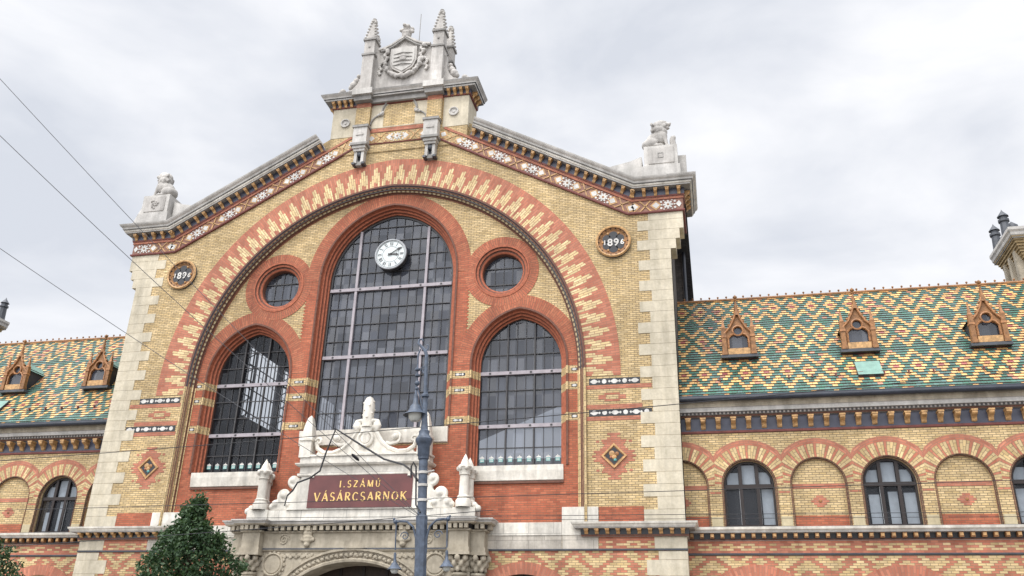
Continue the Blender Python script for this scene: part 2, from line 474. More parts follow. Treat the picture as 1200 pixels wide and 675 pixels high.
# ---- main front wall (y=0)
kx, kz = 12.4, 22.42        # knee of the gable, base of the frieze
SL = .557
def zb(x): return kz if abs(x) > kx else min(kz+(kx-abs(x))*SL, 28.2)
mb = MB()
outer = [(-14.3, 6.62), (14.3, 6.62), (14.3, 22.5), (12.45, 22.5), (2.4, 28.0), (2.4, 28.3), (-2.4, 28.3), (-2.4, 28.0), (-12.45, 22.5), (-14.3, 22.5)]
open_ = [(x, z) for x, z in BIG.secs(10.72, 7.72, 30)]
mb.prism(outer, 'yellow', 0, 0, holes=[open_])
wall = mb.build('front_wall', hall)
# ---- polychrome arch ring, moulding
mb = MB(); BIG.ring(mb, 10.72, 12.38, 'bigring', .022, 14.25, 40); mb.build('arch_ring', hall)
mb = MB()
AP = [(10.80, .0), (10.80, -.10), (10.70, -.10), (10.66, -.03), (10.60, -.03), (10.58, .03), (10.52, .03), (10.52, .15), (10.44, .18), (10.42, .30), (10.36, .30), (10.36, YR)]
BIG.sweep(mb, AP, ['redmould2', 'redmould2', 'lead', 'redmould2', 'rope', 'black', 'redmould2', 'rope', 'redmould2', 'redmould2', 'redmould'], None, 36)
for s in (-1, 1):
    secs = [[Vector((s*(r-BIG.c), y, z)) for r, y in AP] for z in (7.72, 14.65)]
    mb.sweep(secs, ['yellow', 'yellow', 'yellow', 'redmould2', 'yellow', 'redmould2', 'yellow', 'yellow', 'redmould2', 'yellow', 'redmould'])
mb.build('arch_moulding', hall)

# ---- recessed wall
mb = MB()
rec_out = BIG.secs(10.40, 7.72, 30)
WR = 2.79                                    # outer radius of the side window mouldings
CR = 4.14
holes = [CEN.secs(CR, 12.2)] + [SIDE[s].secs(WR, 10.3) for s in (-1, 1)] + [circ(6.03*s, 20.05, 1.34) for s in (-1, 1)]
mb.prism(rec_out, 'yellow', 0, 0, front(YR), holes=holes)
mb.build('recessed_wall', hall)
# red slabs: radial rings and straight piers
mb = MB(); CEN.ring(mb, CR, 4.87, 'redring', .030, 20.2, 16, YR); mb.build('window_arch_ring', hall)
for s in (-1, 1):
    mb = MB(); SIDE[s].ring(mb, WR, 3.50, 'redring', .022, 15.2, 14, YR); mb.build('window_arch_ring', hall)
    mb = MB()
    cx = 6.03*s
    a, b = circ(cx, 20.05, 1.34, 36), circ(cx, 20.05, 1.89, 36)
    secs = [[Vector((p[0], YR-.026, p[1])), Vector((q[0], YR-.026, q[1])), Vector((q[0], YR+.01, q[1]))] for p, q in zip(a+a[:1], b+b[:1])]
    mb.sweep(secs, 'redring', [i*1.6*2*PI/36 for i in range(37)], [0, .55, .57]); mb.build('oculus_ring', hall)
    # straight red masonry beside and below the windows
    mb = MB(); fr = front(YR)
    tooth = []
    z = 15.2
    while z < 20.15:
        tooth += [(s*4.42, z), (s*4.42, z+.098), (s*4.34, z+.098), (s*4.34, z+.196)]; z += .196
    mb.prism([(s*3.72, 15.2)]+tooth+[(s*4.36, 20.2), (s*3.72, 20.2)], 'red', -.01, .018, fr)
    mb.prism([(s*3.72, 11.4), (s*4.67, 11.4), (s*4.67, 15.2), (s*3.72, 15.2)], 'red', -.01, .016, fr)
    mb.prism([(s*9.33, 10.3), (s*9.93, 10.3), (s*9.93, 15.2), (s*9.33, 15.2)], 'red', -.01, .016, fr)
    mb.prism([(s*3.2, 7.72), (s*9.93, 7.72), (s*9.93, 10.3), (s*4.67, 10.3), (s*4.67, 11.4), (s*3.2, 11.4)], 'red', -.01, .017, fr)
    # red wall left over between side window ring and big arch
    mb.prism([(s*9.93, 15.2), (s*9.93, 16.3), (s*9.6, 16.3), (s*9.8, 15.2)], 'red', -.01, .014, fr)
    mb.build('brick_pier', hall)
mb = MB(); mb.prism(rect(-3.2, 3.2, 7.72, 11.4), 'red', -.01, .017, front(YR)); mb.build('brick_panel', hall)

# ---- windows of the great front
def bars(mb, x0, x1, z0, z1, y, w, m, d=.06, inside=None):
    mb.box(x0, x1, y-d, y, z0, z1, m)

def arch_top(A, r, x):
    dx = abs(x-A.cx)+A.c
    return A.z0+math.sqrt(max(0, r*r-dx*dx))

def big_window(A, r_out, zbot, yg, ncol, rows, thick_cols, thick_rows, rg, name='window'):
    root = empty(name, (A.cx, YR, zbot)); root.parent = hall
    inv = Vector((A.cx, YR, zbot))
    def P(mb, nm, par=None, sm=False):
        o = mb.build(nm, root, sm); o.data.transform(Matrix.Translation(-inv)); return o
    mb = MB()
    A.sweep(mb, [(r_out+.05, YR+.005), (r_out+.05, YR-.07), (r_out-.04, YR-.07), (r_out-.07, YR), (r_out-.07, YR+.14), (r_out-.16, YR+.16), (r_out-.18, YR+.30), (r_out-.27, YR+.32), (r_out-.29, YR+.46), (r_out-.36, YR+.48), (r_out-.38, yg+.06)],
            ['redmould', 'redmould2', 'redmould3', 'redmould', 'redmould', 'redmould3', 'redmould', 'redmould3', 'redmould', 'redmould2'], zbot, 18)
    P(mb, 'surround')
    out = A.secs(rg+.08, zbot, 18)
    mb = MB(); mb.prism(out, 'glass' if A.cx > -1 else 'glassclear', 0, 0, front(yg)); P(mb, 'pane')
    w = rg-A.c
    mb = MB()
    yf = yg-.012
    for i in range(ncol+1):
        x = A.cx-w+2*w*i/ncol
        if i in thick_cols: continue
        zt = arch_top(A, rg+.05, x)
        t = .010 if 0 < i < ncol else .05
        mb.box(x-t, x+t, yf-.04, yf, zbot, max(zt, zbot+.2) if 0 < i < ncol else A.z0+.3, 'iron')
    for z in rows:
        if z > A.z0:
            dz = z-A.z0; ww = math.sqrt(max(.01, rg*rg-dz*dz))-A.c
        else: ww = w
        mb.box(A.cx-ww, A.cx+ww, yf-.05, yf-.003, z-.020, z+.020, 'iron')
    mb.box(A.cx-w, A.cx+w, yf-.08, yf-.002, zbot, zbot+.14, 'iron')
    A.sweep(mb, [(rg+.04, yg+.005), (rg+.04, yg-.07), (rg-.05, yg-.07), (rg-.05, yg+.005)], 'iron', zbot, 18)
    P(mb, 'glazing_bars')
    for x in thick_cols.values():
        mb = MB()
        zt = arch_top(A, rg, x)
        mb.box(x-.065, x+.065, yf-.13, yf-.004, zbot+.1, zt, 'lilac')
        P(mb, 'mullion')
    for z in thick_rows:
        mb = MB()
        dz = max(0, z-A.z0); ww = math.sqrt(rg*rg-dz*dz)-A.c
        mb.box(A.cx-ww, A.cx+ww, yf-.15, yf-.005, z-.085, z+.085, 'lilac')
        nb = int(2*ww/.95)
        for q in range(nb):
            x = A.cx-ww+(q+.5)*2*ww/nb
            mb.box(x-.05, x+.05, yf-.165, yf-.15, z-.045, z+.045, 'iron')
        P(mb, 'transom')
    return root, P

YG = 1.0
cw = 3.30
cenwin, PW = big_window(CEN, CR, 12.2, YG, 14, [23.4, 22.6, 21.7, 20.78, 18.8, 17.9, 17.0, 15.05, 14.15, 13.25], {3: -cw+2*cw*3/14, 11: -cw+2*cw*11/14}, [19.83, 16.12], cw+.42, 'arched_window')
for s in (-1, 1):
    sw, PS = big_window(SIDE[s], WR, 10.3, YG, 9, [16.65, 15.82, 14.03, 13.17, 11.27], {}, [14.88, 12.28], 2.0+.46, 'arched_window')
    mb = MB()
    for x in (-2+4*3/9, -2+4*6/9): mb.box(7*s+x-.035, 7*s+x+.035, YG-.13, YG-.02, 10.42, arch_top(SIDE[s], 2.44, 7*s+x), 'iron')
    PS(mb, 'post')
    for i in range(9):
        x = 7*s-2+4*(i+.5)/9
        mb = MB()
        mb.prism(rect(x-.10, x+.10, 10.64, 10.80), 'teal', -.001, .004, front(YG))
        mb.prism([(x-.12, 10.81), (x+.12, 10.81), (x+.08, 10.88), (x+.03, 10.88), (x, 10.95), (x-.03, 10.88), (x-.08, 10.88)], 'whitetile', -.001, .005, front(YG))
        mb.prism(rect(x-.08, x+.08, 10.74, 10.77), 'whitetile', .003, .006, front(YG))
        mb.prism(rect(x-.08, x+.08, 10.67, 10.70), 'whitetile', .003, .006, front(YG))
        PS(mb, 'sticker')
    mb = MB()
    mb.prism([(.16, 10.3), (.16, 10.06), (.10, 9.64), (.0, 9.60), (-.8, 9.6), (-.8, 10.3)], 'white', 7*s-2.16, 7*s+2.16, FR((0, YR, 0), (0, -1, 0), (0, 0, 1)), back=True)
    PS(mb, 'sill')
    mb = MB(); mb.box(7*s-2.16, 7*s+2.16, YR-.10, YR-.02, 9.50, 9.595, 'redmould2'); PS(mb, 'drip_course')
mb = MB()
mb.prism([(.16, 12.2), (.16, 12.0), (.10, 11.5), (.0, 11.46), (-.8, 11.46), (-.8, 12.2)], 'white', -3.72, 3.72, FR((0, YR, 0), (0, -1, 0), (0, 0, 1)), back=True)
PW(mb, 'sill')

# oculi
for s in (-1, 1):
    root = empty('oculus_window', (0, 0, 0)); root.parent = hall
    cx, cz = 6.03*s, 20.05
    prof = [(1.42, YR+.005), (1.42, YR-.05), (1.34, YR-.05), (1.30, YR+.03), (1.20, YR+.04), (1.19, YR+.12), (1.12, YR+.13), (1.06, YR+.16), (1.03, YR+.20), (1.03, .9)]
    mb = MB(); secs = []
    for k in range(37):
        a = 2*PI*k/36; secs.append([Vector((cx+r*math.cos(a), y, cz+r*math.sin(a))) for r, y in prof])
    mb.sweep(secs, ['redmould2', 'redmould', 'redmould2', 'redmould', 'redmould2', 'redmould2', 'redmould', 'redmould', 'redmould2'])
    mb.build('surround', root, True)
    mb = MB(); mb.prism(circ(cx, cz, 1.05, 36), 'glass', 0, 0, front(.86)); mb.build('pane', root)
    mb = MB()
    for dx in (-.45, 0, .45): mb.box(cx+dx-.013, cx+dx+.013, .82, .85, cz-math.sqrt(1.03**2-dx*dx), cz+math.sqrt(1.03**2-dx*dx), 'iron')
    for dz in (-.55, .35): mb.box(cx-math.sqrt(1.03**2-dz*dz), cx+math.sqrt(1.03**2-dz*dz), .80, .845, cz+dz-.025, cz+dz+.025, 'iron')
    mb.build('glazing_bars', root)

# ---- tile bands, ornaments
def diamond_tile_row(mb, x0, x1, zc, h, fr, d, rosettes=True):
    mb.prism(rect(x0, x1, zc-h/2, zc+h/2), 'black', -.005, d, fr)
    n = max(1, round((x1-x0)/(h*1.55))); st = (x1-x0)/n
    for i in range(n):
        x = x0+(i+.5)*st
        if i % 2 and rosettes: mb.prism(circ(x, zc, h*.36, 10), 'whitetile', d-.004, d+.006, fr)
        else: mb.prism([(x-st*.42, zc), (x-.05, zc-h*.34), (x+.05, zc-h*.34), (x+st*.42, zc), (x+.05, zc+h*.34), (x-.05, zc+h*.34)], 'whitetile', d-.004, d+.006, fr)
        for e in (-1, 1):
            if 0 < i+max(e, 0) < n or e == 1: mb.prism([(x+st*.5-.06, zc), (x+st*.5, zc-h*.22), (x+st*.5+.06, zc), (x+st*.5, zc+h*.22)] if x+st*.55 < x1 else rect(x, x+.01, zc, zc+.01), 'whitetile', d-.004, d+.005, fr)
for s in (-1, 1):
    for (xa, xb, zc, reds) in ((10.38, 12.69, 13.97, [(-.36, -.17, 10.2, 13.2)]), (10.37, 13.17, 12.51, [(.17, .38, 10.2, 12.75), (-.36, -.17, 10.2, 12.75)])):
        mb = MB()
        a, b = sorted((xa*s, xb*s))
        diamond_tile_row(mb, a, b, zc, .30, F0, .012)
        for (z0, z1, p, q) in reds:
            a, b = sorted((p*s, q*s)); mb.prism(rect(a, b, zc+z0, zc+z1), 'redpale', -.005, .010, F0)
        mb.build('tile_band', hall)
    # small red lozenge between the bands
    mb = MB(); cx, cz = 11.42*s, 13.23
    for (w, z0, z1) in ((.35, -.20, -.10), (.62, -.10, .10), (.35, .10, .20)): mb.prism(rect(cx-w, cx+w, cz+z0, cz+z1), 'redpale', -.005, .010, F0)
    mb.prism(rect(cx-.28, cx+.28, cz-.1, cz+.1), 'yellow', .0, .013, F0)
    mb.build('brick_lozenge', hall)
    # diamond ornament
    root = empty('diamond_ornament', (0, 0, 0)); root.parent = hall
    mb = MB(); cx, cz = 11.45*s, 10.56
    prof = [(.30, .95), (.20, .85), (.10, .75), (.42, .65), (.60, .55), (.48, .45), (.68, .35), (.82, .25)]
    steps = [(10, .28), (9, .16), (8, .30), (7, .55), (6, .50), (5, .42), (4, .50), (3, .62), (2, .90), (1, .80), (0, .96)]
    for k, w in steps:
        for sg in ((1, -1) if k else (1,)):
            z = cz+sg*k*.098
            mb.prism(rect(cx-w, cx+w, z-.049, z+.049), 'redpale', -.005, .010, F0)
    for ex in (-.72, .72):
        for ez in (-.64, .64): mb.prism(rect(cx+ex-.07, cx+ex+.07, cz+ez-.049, cz+ez+.049), 'redpale', -.005, .010, F0)
    mb.build('brick_star', root)
    mb = MB()
    dm = lambda r: [(cx-r, cz), (cx, cz-r), (cx+r, cz), (cx, cz+r)]
    mb.prism(dm(.56), 'ochre', 0, .07, F0, holes=[dm(.46)]); mb.prism(dm(.46), 'ochre_dark', 0, .03, F0, holes=[dm(.40)])
    mb.prism(dm(.40), 'black', 0, .02, F0)
    mb.build('tile_frame', root)
    mb = MB()
    for dx, dz, r, m in ((-.1, .1, .13, 'ochre'), (.12, .08, .10, 'ochre_dark'), (0, -.05, .11, 'ochre'), (.04, -.18, .07, 'teal'), (-.14, -.06, .06, 'redpale')):
        mb.ball((cx+dx, -.02, cz+dz), (r, .05, r), m, 6)
    mb.build('tile_flower', root)
    # medallion with the year
    root = empty('year_medallion', (0, 0, 0)); root.parent = hall
    cx, cz = 11.65*s, 21.0
    mb = MB(); secs = []
    for k in range(33):
        a = 2*PI*k/32; secs.append([Vector((cx+r*math.cos(a), y, cz+r*math.sin(a))) for r, y in ((.86, .0), (.86, -.12), (.80, -.18), (.74, -.16), (.73, -.10), (.66, -.08), (.64, -.03))])
    mb.sweep(secs, ['lead', 'ochre', 'ochre', 'ochre_dark', 'ochre_dark', 'ochre'])
    for k in range(18):
        a = 2*PI*k/18; mb.ball((cx+.70*math.cos(a), -.10, cz+.70*math.sin(a)), .035, 'black', 5)
    mb.build('rim', root, True)
    mb = MB(); mb.prism(circ(cx, cz, .66), 'ochre_dark', 0, .03, F0)
    for k in range(6):
        a = 2*PI*k/6+PI/6; mb.prism(circ(cx+.36*math.cos(a), cz+.36*math.sin(a), .215, 14), 'black', .02, .04, F0)
    mb.prism(circ(cx, cz, .3, 16), 'black', .02, .0405, F0)
    for k in range(6):
        a = 2*PI*k/6; mb.ball((cx+.52*math.cos(a), -.05, cz+.52*math.sin(a)), .06, 'ochre', 5)
    mb.build('rosette', root)
    for ch, dx, size in (('1', -.42, .27), ('8', -.16, .42), ('9', .14, .42), ('6', .43, .30)):
        cu = bpy.data.curves.new('numeral', 'FONT'); cu.body = ch; cu.size = size*1.25; cu.align_x = 'CENTER'; cu.extrude = .012; cu.offset = .012; cu.resolution_u = 4
        o = bpy.data.objects.new('numeral', cu); COL.objects.link(o)
        me = bpy.data.meshes.new_from_object(o.evaluated_get(bpy.context.evaluated_depsgraph_get()))
        COL.objects.unlink(o); bpy.data.objects.remove(o)
        o = bpy.data.objects.new('numeral', me); COL.objects.link(o); o.parent = root
        me.materials.clear(); me.materials.append(M['whitetile'])
        o.location = (cx+dx, -.06, cz-size*.45-.02); o.rotation_euler = (PI/2, 0, 0)
# yellow bands with small tiles in the red masonry
for s in (-1, 1):
    for z in (14.74, 13.96, 12.50):
        mb = MB(); fr = front(YR)
        a, b = sorted((3.62*s, 4.75*s)); mb.prism(rect(a, b, z-.19, z+.19), 'yellow', 0, .024, fr)
        c = 4.16*s; diamond_tile_row(mb, c-.25, c+.25, z, .15, fr, .030)
        mb.build('tile_band', hall)
        mb = MB()
        a, b = sorted((9.25*s, 9.93*s)); mb.prism(rect(a, b, z-.19, z+.19), 'yellow', 0, .024, fr)
        c = 9.66*s; diamond_tile_row(mb, c-.14, c+.14, z, .15, fr, .030, False)
        mb.build('tile_band', hall)

def jamb_band(A, r_out, sd, z):
    P_ = [(r_out+.056, YR+.005), (r_out+.056, YR-.078), (r_out-.05, YR-.078), (r_out-.078, YR), (r_out-.078, YR+.14), (r_out-.168, YR+.16), (r_out-.188, YR+.30), (r_out-.278, YR+.32), (r_out-.298, YR+.46), (r_out-.36, YR+.47)]
    mb = MB(); mb.sweep([[Vector((A.cx+sd*(r-A.c), y, q)) for r, y in P_] for q in (z-.19, z+.19)], 'yellow'); mb.build('tile_band', hall)
for z in (14.74, 13.96, 12.50):
    for sd in (-1, 1):
        jamb_band(CEN, CR, sd, z)
        for s in (-1, 1): jamb_band(SIDE[s], WR, sd, z)

# ---- quoins
for s in (-1, 1):
    mb = MB()
    z = 7.72; k = 0; rq = random.Random(3)
    while z < 22.4:
        h = min(.53, 22.42-z)
        inner = (13.24 if k % 2 else 12.68)
        if z > 17: inner += .12
        inner += rq.uniform(-.04, .04)
        if k == 0: inner = 12.66
        outx = 14.36
        if z > 20.0: outx = 14.62
        if z > 20.9: outx = 14.82
        if z > 21.4: outx = 15.02
        mb.box(s*inner, s*outx, -.022, 1.2 if z > 20 else .98, z, z+h-.012, 'quoin')
        z += h; k += 1
    mb.build('quoin', hall)
    # base: red rectangle, white blocks
    mb = MB()
    a, b = sorted((10.74*s, 12.66*s)); mb.prism(rect(a, b, 7.72, 8.38), 'red', -.005, .012, F0); mb.build('brick_panel', hall)
    mb = MB()
    x0, x1 = sorted((9.15*s, 10.72*s)); mb.box(x0, x1, -.05, .6, 7.2, 8.38, 'white')
    x0, x1 = sorted((5.4*s, 9.14*s)); mb.box(x0, x1, -.06, .6, 7.2, 7.74, 'whitejoint'); mb.box(x0, x1, -.03, .5, 6.64, 7.195, 'worn')
    x0, x1 = sorted((9.16*s, 10.7*s)); mb.box(x0, x1, -.028, .5, 6.64, 7.19, 'worn')
    mb.build('base_course', hall)

# ---- string course of the block
BR = None
def bracket_mesh(w=.16, h=.42, d=.34, mat='ochre'):
    mb = MB()
    prof = [(0, 0), (.10*d, .02*h), (.22*d, .12*h), (.30*d, .30*h), (.45*d, .42*h), (.85*d, .55*h), (d, .66*h), (d, h), (0, h)]
    mb.prism(prof, mat, -w/2, w/2, FR((0, 0, 0), (0, -1, 0), (0, 0, 1)), back=True)
    mb.box(-w*.62, w*.62, -d-.02, .0, h*.84, h, mat)
    return mb.mesh('bracket')
BRK = bracket_mesh(); BRK_S = bracket_mesh(.15, .20, .22); BRK_L = bracket_mesh(.15, .33, .25)
def put_bracket(me, loc, parent, name='bracket', rz=0., ry=0.):
    o = bpy.data.objects.new(name, me); COL.objects.link(o); o.location = loc; o.rotation_euler = (0, ry, rz); o.parent = parent; return o

def cornice_path(pts):
    """pts: list of (point, out, up); returns function(profile)->sections"""
    def f(prof): return [[Vector(p)+Vector(o)*a+Vector(u)*b for a, b in prof] for p, o, u in pts]
    return f
UP = (0, 0, 1)
def straight(x0, x1, y, returns=(None, None)):
    pts = []
    if returns[0] is not None: pts.append(((x0, returns[0], 0), (-1, 0, 0), UP)); pts.append(((x0, y, 0), (-1, -1, 0), UP))
    else: pts.append(((x0, y, 0), (0, -1, 0), UP))
    if returns[1] is not None: pts.append(((x1, y, 0), (1, -1, 0), UP)); pts.append(((x1, returns[1], 0), (1, 0, 0), UP))
    else: pts.append(((x1, y, 0), (0, -1, 0), UP))
    return cornice_path(pts)

for s in (-1, 1):
    a, b = sorted((10.1*s, 14.36*s))
    root = empty('string_course', (0, 0, 0)); root.parent = hall
    mb = MB()
    prof = [(0, 7.12), (.10, 7.12), (.12, 7.20), (.13, 7.42), (.36, 7.44), (.40, 7.50), (.44, 7.58), (.48, 7.60), (.50, 7.68), (0, 7.76)]
    f = straight(a, b, -.03, (.5 if s > 0 else .95, .95 if s > 0 else .5))
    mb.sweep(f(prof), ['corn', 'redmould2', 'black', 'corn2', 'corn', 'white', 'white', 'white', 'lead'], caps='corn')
    mb.build('ledge', root)
    n = 10
    for i in range(n):
        put_bracket(BRK_S, (a+.12+(b-a-.24)*i/(n-1), -.155, 7.215), root)
    # lower band and diaper of the block, stone pier
    mb = MB(); x0, x1 = sorted((10.72*s, 13.05*s)); mb.prism(rect(x0, x1, 6.64, 7.13), 'dash', -.005, .012, F0); mb.build('brick_band', hall)
    mb = MB(); a2, b2 = sorted((4.9*s, 14.4*s)); mb.sweep(straight(a2, b2, 0.)([(.0, 6.56), (.06, 6.56), (.07, 6.60), (.07, 6.63), (0, 6.645)]), 'lead'); mb.build('drip_moulding', hall)
    mb = MB()
    z = 0.; k = 0
    while z < 7.1:
        h = min(.62, 6.55-z) if z < 6.55 else .57
        if z >= 6.5: z = 6.645; h = .47; inner = 13.05
        else: inner = 12.7 if k % 2 else 13.2
        mb.box(s*inner, s*14.38, -.03, .98, z, z+h-.012, 'quoin'); z += h; k += 1
    mb.build('quoin', hall)
# lower wall of the block
mb = MB()
holes = []
for s in (-1, 1):
    pts = [(7.45*s+2.3*math.cos(a), 3.35+2.3*math.sin(a)) for a in [PI*i/16 for i in range(17)]]
    holes.append([(7.45*s+2.3, .9)]+pts+[(7.45*s-2.3, .9)])
holes.append(rect(-3.6, 3.6, .02, 6.2))
mb.prism(rect(-14.3, 14.3, 0, 6.62), 'diaper', 0, 0, F0, holes=holes); mb.build('lower_wall', hall)

def low_arch(cx, y, parent):
    root = empty('arched_window', (0, 0, 0)); root.parent = parent
    A = Arch(cx, 3.35, 0.)
    mb = MB(); A.ring(mb, 2.26, 2.76, 'pinkring', .03, .9, 18, y); mb.build('surround', root)
    mb = MB(); A.sweep(mb, [(2.30, y), (2.30, y+.45)], 'redmould', .9, 18); mb.build('reveal', root)
    mb = MB(); mb.prism(A.secs(2.32, .9, 18), 'glass', 0, 0, front(y+.40)); mb.build('pane', root)
    mb = MB()
    for dx in (-1.1, 0, 1.1): mb.box(cx+dx-.05, cx+dx+.05, y+.30, y+.38, .9, 3.35+math.sqrt(2.3**2-dx*dx), 'brownframe')
    for z in (1.9, 3.3): mb.box(cx-2.3, cx+2.3, y+.29, y+.375, z-.05, z+.05, 'brownframe')
    mb.build('frame', root)
    mb = MB(); mb.box(cx-2.4, cx+2.4, y-.12, y+.42, .72, .9, 'tan'); mb.build('sill', root)
for s in (-1, 1): low_arch(7.45*s, 0., hall)

# ---- gable: frieze, cornice, brackets
al = math.atan(SL)
upS = {s: Vector((math.sin(al)*s, 0, math.cos(al))) for s in (-1, 1)}
def miter(u1, u2):
    m = (Vector(u1)+Vector(u2)); return m/(m.dot(Vector(u1)))
def gable_secs(s, prof, xin, ret=None):
    upk = miter(upS[s], UP)
    zin = kz+(kx-xin)*SL
    P = [((s*xin, 0, zin), (0, -1, 0), upS[s]), ((s*kx, 0, kz), (0, -1, 0), upk)]
    P += [((s*15.02, 0, kz), (s, -1, 0), UP)]
    if ret: P.append(((s*15.02, ret, kz), (s, 0, 0), UP))
    return cornice_path(P)(prof)
for s in (-1, 1):
    root = empty('gable_frieze', (0, 0, 0)); root.parent = hall
    mb = MB()
    mb.sweep(gable_secs(s, [(.0, -.02), (.10, -.02), (.12, .03), (.12, .07), (.05, .09), (.05, .66), (.09, .68), (.09, .82), (.03, .82)], 2.3, 2.4),
             ['redline', 'redline', 'redline', 'redline', 'brownbg', 'redline', 'redpale', 'redpale'])
    mb.build('frieze_ground', root)
    # tiles along the slope and the flat end
    mb = MB()
    Ls = (kx-2.35)/math.cos(al)
    fs = FR((s*kx, 0, kz), (-s*math.cos(al), 0, math.sin(al)), upS[s])
    fs.n = Vector((0, -1, 0))
    ff = FR((s*kx, 0, kz), (s, 0, 0), UP); ff.n = Vector((0, -1, 0))
    def motif(fr, x, kind, hh=.57):
        c = .09+hh/2; d = .05; H = hh*.5
        if kind == 'X':
            for e in (-1, 1):
                mb.prism([(x-.30, c-e*H), (x-.22, c-e*H), (x+.30, c+e*H), (x+.22, c+e*H)], 'ochre', d-.01, d+.035, fr)
                mb.prism([(x+e*.52-.29, c), (x+e*.52, c-H*.95), (x+e*.52+.29, c), (x+e*.52, c+H*.95)], 'ochre', d-.01, d+.02, fr)
                mb.prism([(x+e*.52-.185, c), (x+e*.52, c-H*.60), (x+e*.52+.185, c), (x+e*.52, c+H*.60)], 'whitetile', d-.01, d+.03, fr)
                for g2 in (-1, 1): mb.prism([(x+e*.22, c+g2*H*.95), (x+e*.45, c+g2*H*.95), (x+e*.30, c+g2*H*.55)], 'ochre_dark', d-.01, d+.015, fr)
        else:
            mb.prism(circ(x, c, .15, 12), 'whitetile', d-.01, d+.04, fr)
            for k in range(8):
                a = PI*k/4; mb.prism(circ(x+.185*math.cos(a), c+.185*math.sin(a), .055, 7), 'whitetile', d-.01, d+.03, fr)
            mb.prism(circ(x, c, .06, 8), 'ochre_dark', d, d+.05, fr)
            for e in (-1, 1):
                for g2 in (-1, 1):
                    mb.prism(circ(x+e*.33, c+g2*.17, .06, 7), 'whitetile', d-.01, d+.022, fr)
                    mb.prism(circ(x+e*.20, c+g2*.235, .035, 6), 'whitetile', d-.01, d+.022, fr)
                mb.prism([(x+e*.27, c-.05), (x+e*.40, c), (x+e*.27, c+.05)], 'whitetile', d-.01, d+.03, fr)
    per = 2.06; x = .55
    while x < Ls-.4:
        motif(fs, x, 'X')
        if x+1.03 < Ls-.2: motif(fs, x+1.03, 'R')
        x += per
    motif(ff, .85, 'X'); motif(ff, 1.95, 'R')
    mb.prism([(2.32, .38), (2.48, .2), (2.6, .38), (2.48, .56)], 'whitetile', .04, .08, ff)
    mb.build('frieze_tiles', root)
    # cornice
    root = empty('gable_cornice', (0, 0, 0)); root.parent = hall
    mb = MB()
    prof = [(.02, .80), (.12, .82), (.14, .90), (.14, 1.22), (.44, 1.24), (.46, 1.30), (.50, 1.32), (.52, 1.40), (.56, 1.41), (.58, 1.44), (.60, 1.52), (.68, 1.58), (.72, 1.64), (.74, 1.70), (.70, 1.72), (-.3, 1.74)]
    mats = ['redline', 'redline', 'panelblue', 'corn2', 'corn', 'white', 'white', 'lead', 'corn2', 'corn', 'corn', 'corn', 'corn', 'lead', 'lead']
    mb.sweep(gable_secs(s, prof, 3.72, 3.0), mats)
    P = gable_secs(s, prof, 3.72)[0]; mb.face(P, 'corn')
    mb.build('cornice', root)
    n = 20
    for i in range(n):
        t = i*.525+.30
        p = fs.p(t, .86); p.y = -.14
        if p.x*s < 3.95: break
        put_bracket(BRK_L, p, root, ry=s*al)
    for i in range(5):
        p = ff.p(.26+i*.56, .86); p.y = -.14; put_bracket(BRK_L, p, root)
    for i in range(4): put_bracket(BRK_L, (s*15.16, .25+i*.5, kz+.86), root, rz=s*PI/2)
    # parapet gable slope behind the cornice
mb = MB()
pts = [(-15.0, 23.2)]
gp = [(-15.6, 24.1), (-12.85, 24.1), (-3.7, 29.25), (3.7, 29.25), (12.85, 24.1), (15.6, 24.1)]
mb.prism([(-15.0, 22.45), (-12.4, 22.45), (-2.4, 27.9), (2.4, 27.9), (12.4, 22.45), (15.0, 22.45), (15.0, 24.05), (12.82, 24.05), (3.7, 29.2), (-3.7, 29.2), (-12.82, 24.05), (-15.0, 24.05)], 'yellow_far', -1.9, -.25, F0, side='lead', back=True)
mb.build('gable_parapet', hall)

# centre frieze between the two pendants
root = empty('gable_frieze', (0, 0, 0)); root.parent = hall
mb = MB()
f = straight(-1.7, 1.7, 0.)
mb.sweep(f([(0, 28.08), (.09, 28.08), (.12, 28.14), (.05, 28.18), (.05, 28.84), (.09, 28.86), (.10, 29.10), (.03, 29.14)]), ['redline', 'redline', 'redline', 'brownbg', 'redline', 'redpale', 'lead'])
mb.build('frieze_ground', root)
mb = MB()
fc = FR((0, 0, 28.09), (1, 0, 0), UP)
for x, kd in ((-.98, 'X'), (.0, 'R'), (.98, 'X')): motif(fc, x, kd, .62)
mb.build('frieze_tiles', root)

# ---- attic
root = empty('attic', (0, 0, 0)); root.parent = hall
mb = MB(); mb.box(-3.95, 3.95, -.06, 1.5, 27.6, 30.75, 'yellow')
mb.build('attic_wall', root)
mb = MB()
for s in (-1, 1):
    mb.box(s*2.55, s*3.97, -.075, 1.52, 28.75, 30.7, 'quoin')
mb.prism(rect(-1.72, 1.72, 29.15, 30.72), 'quoin', .055, .075, F0, holes=[[(-.92, 29.2)]+[(.92*-math.cos(PI*i/14), 30.1+.92*math.sin(PI*i/14)*.95) for i in range(15)]+[(.92, 29.2)]])
mb.build('attic_facing', root)
for s in (-1, 1):
    mb = MB()
    mb.box(s*1.66, s*2.50, -.28, -.05, 29.2, 30.52, 'yellow'); mb.box(s*1.655, s*2.505, -.285, -.05, 30.5, 30.78, 'redpale')
    mb.build('pilaster', root)
mb = MB()      # blind arch hood and the two half arches
hood = [Vector((1.02*-math.cos(PI*i/20), -.12, 30.12+1.0*math.sin(PI*i/20))) for i in range(21)]
mb.tube(hood, .055, 'corn2', 6)
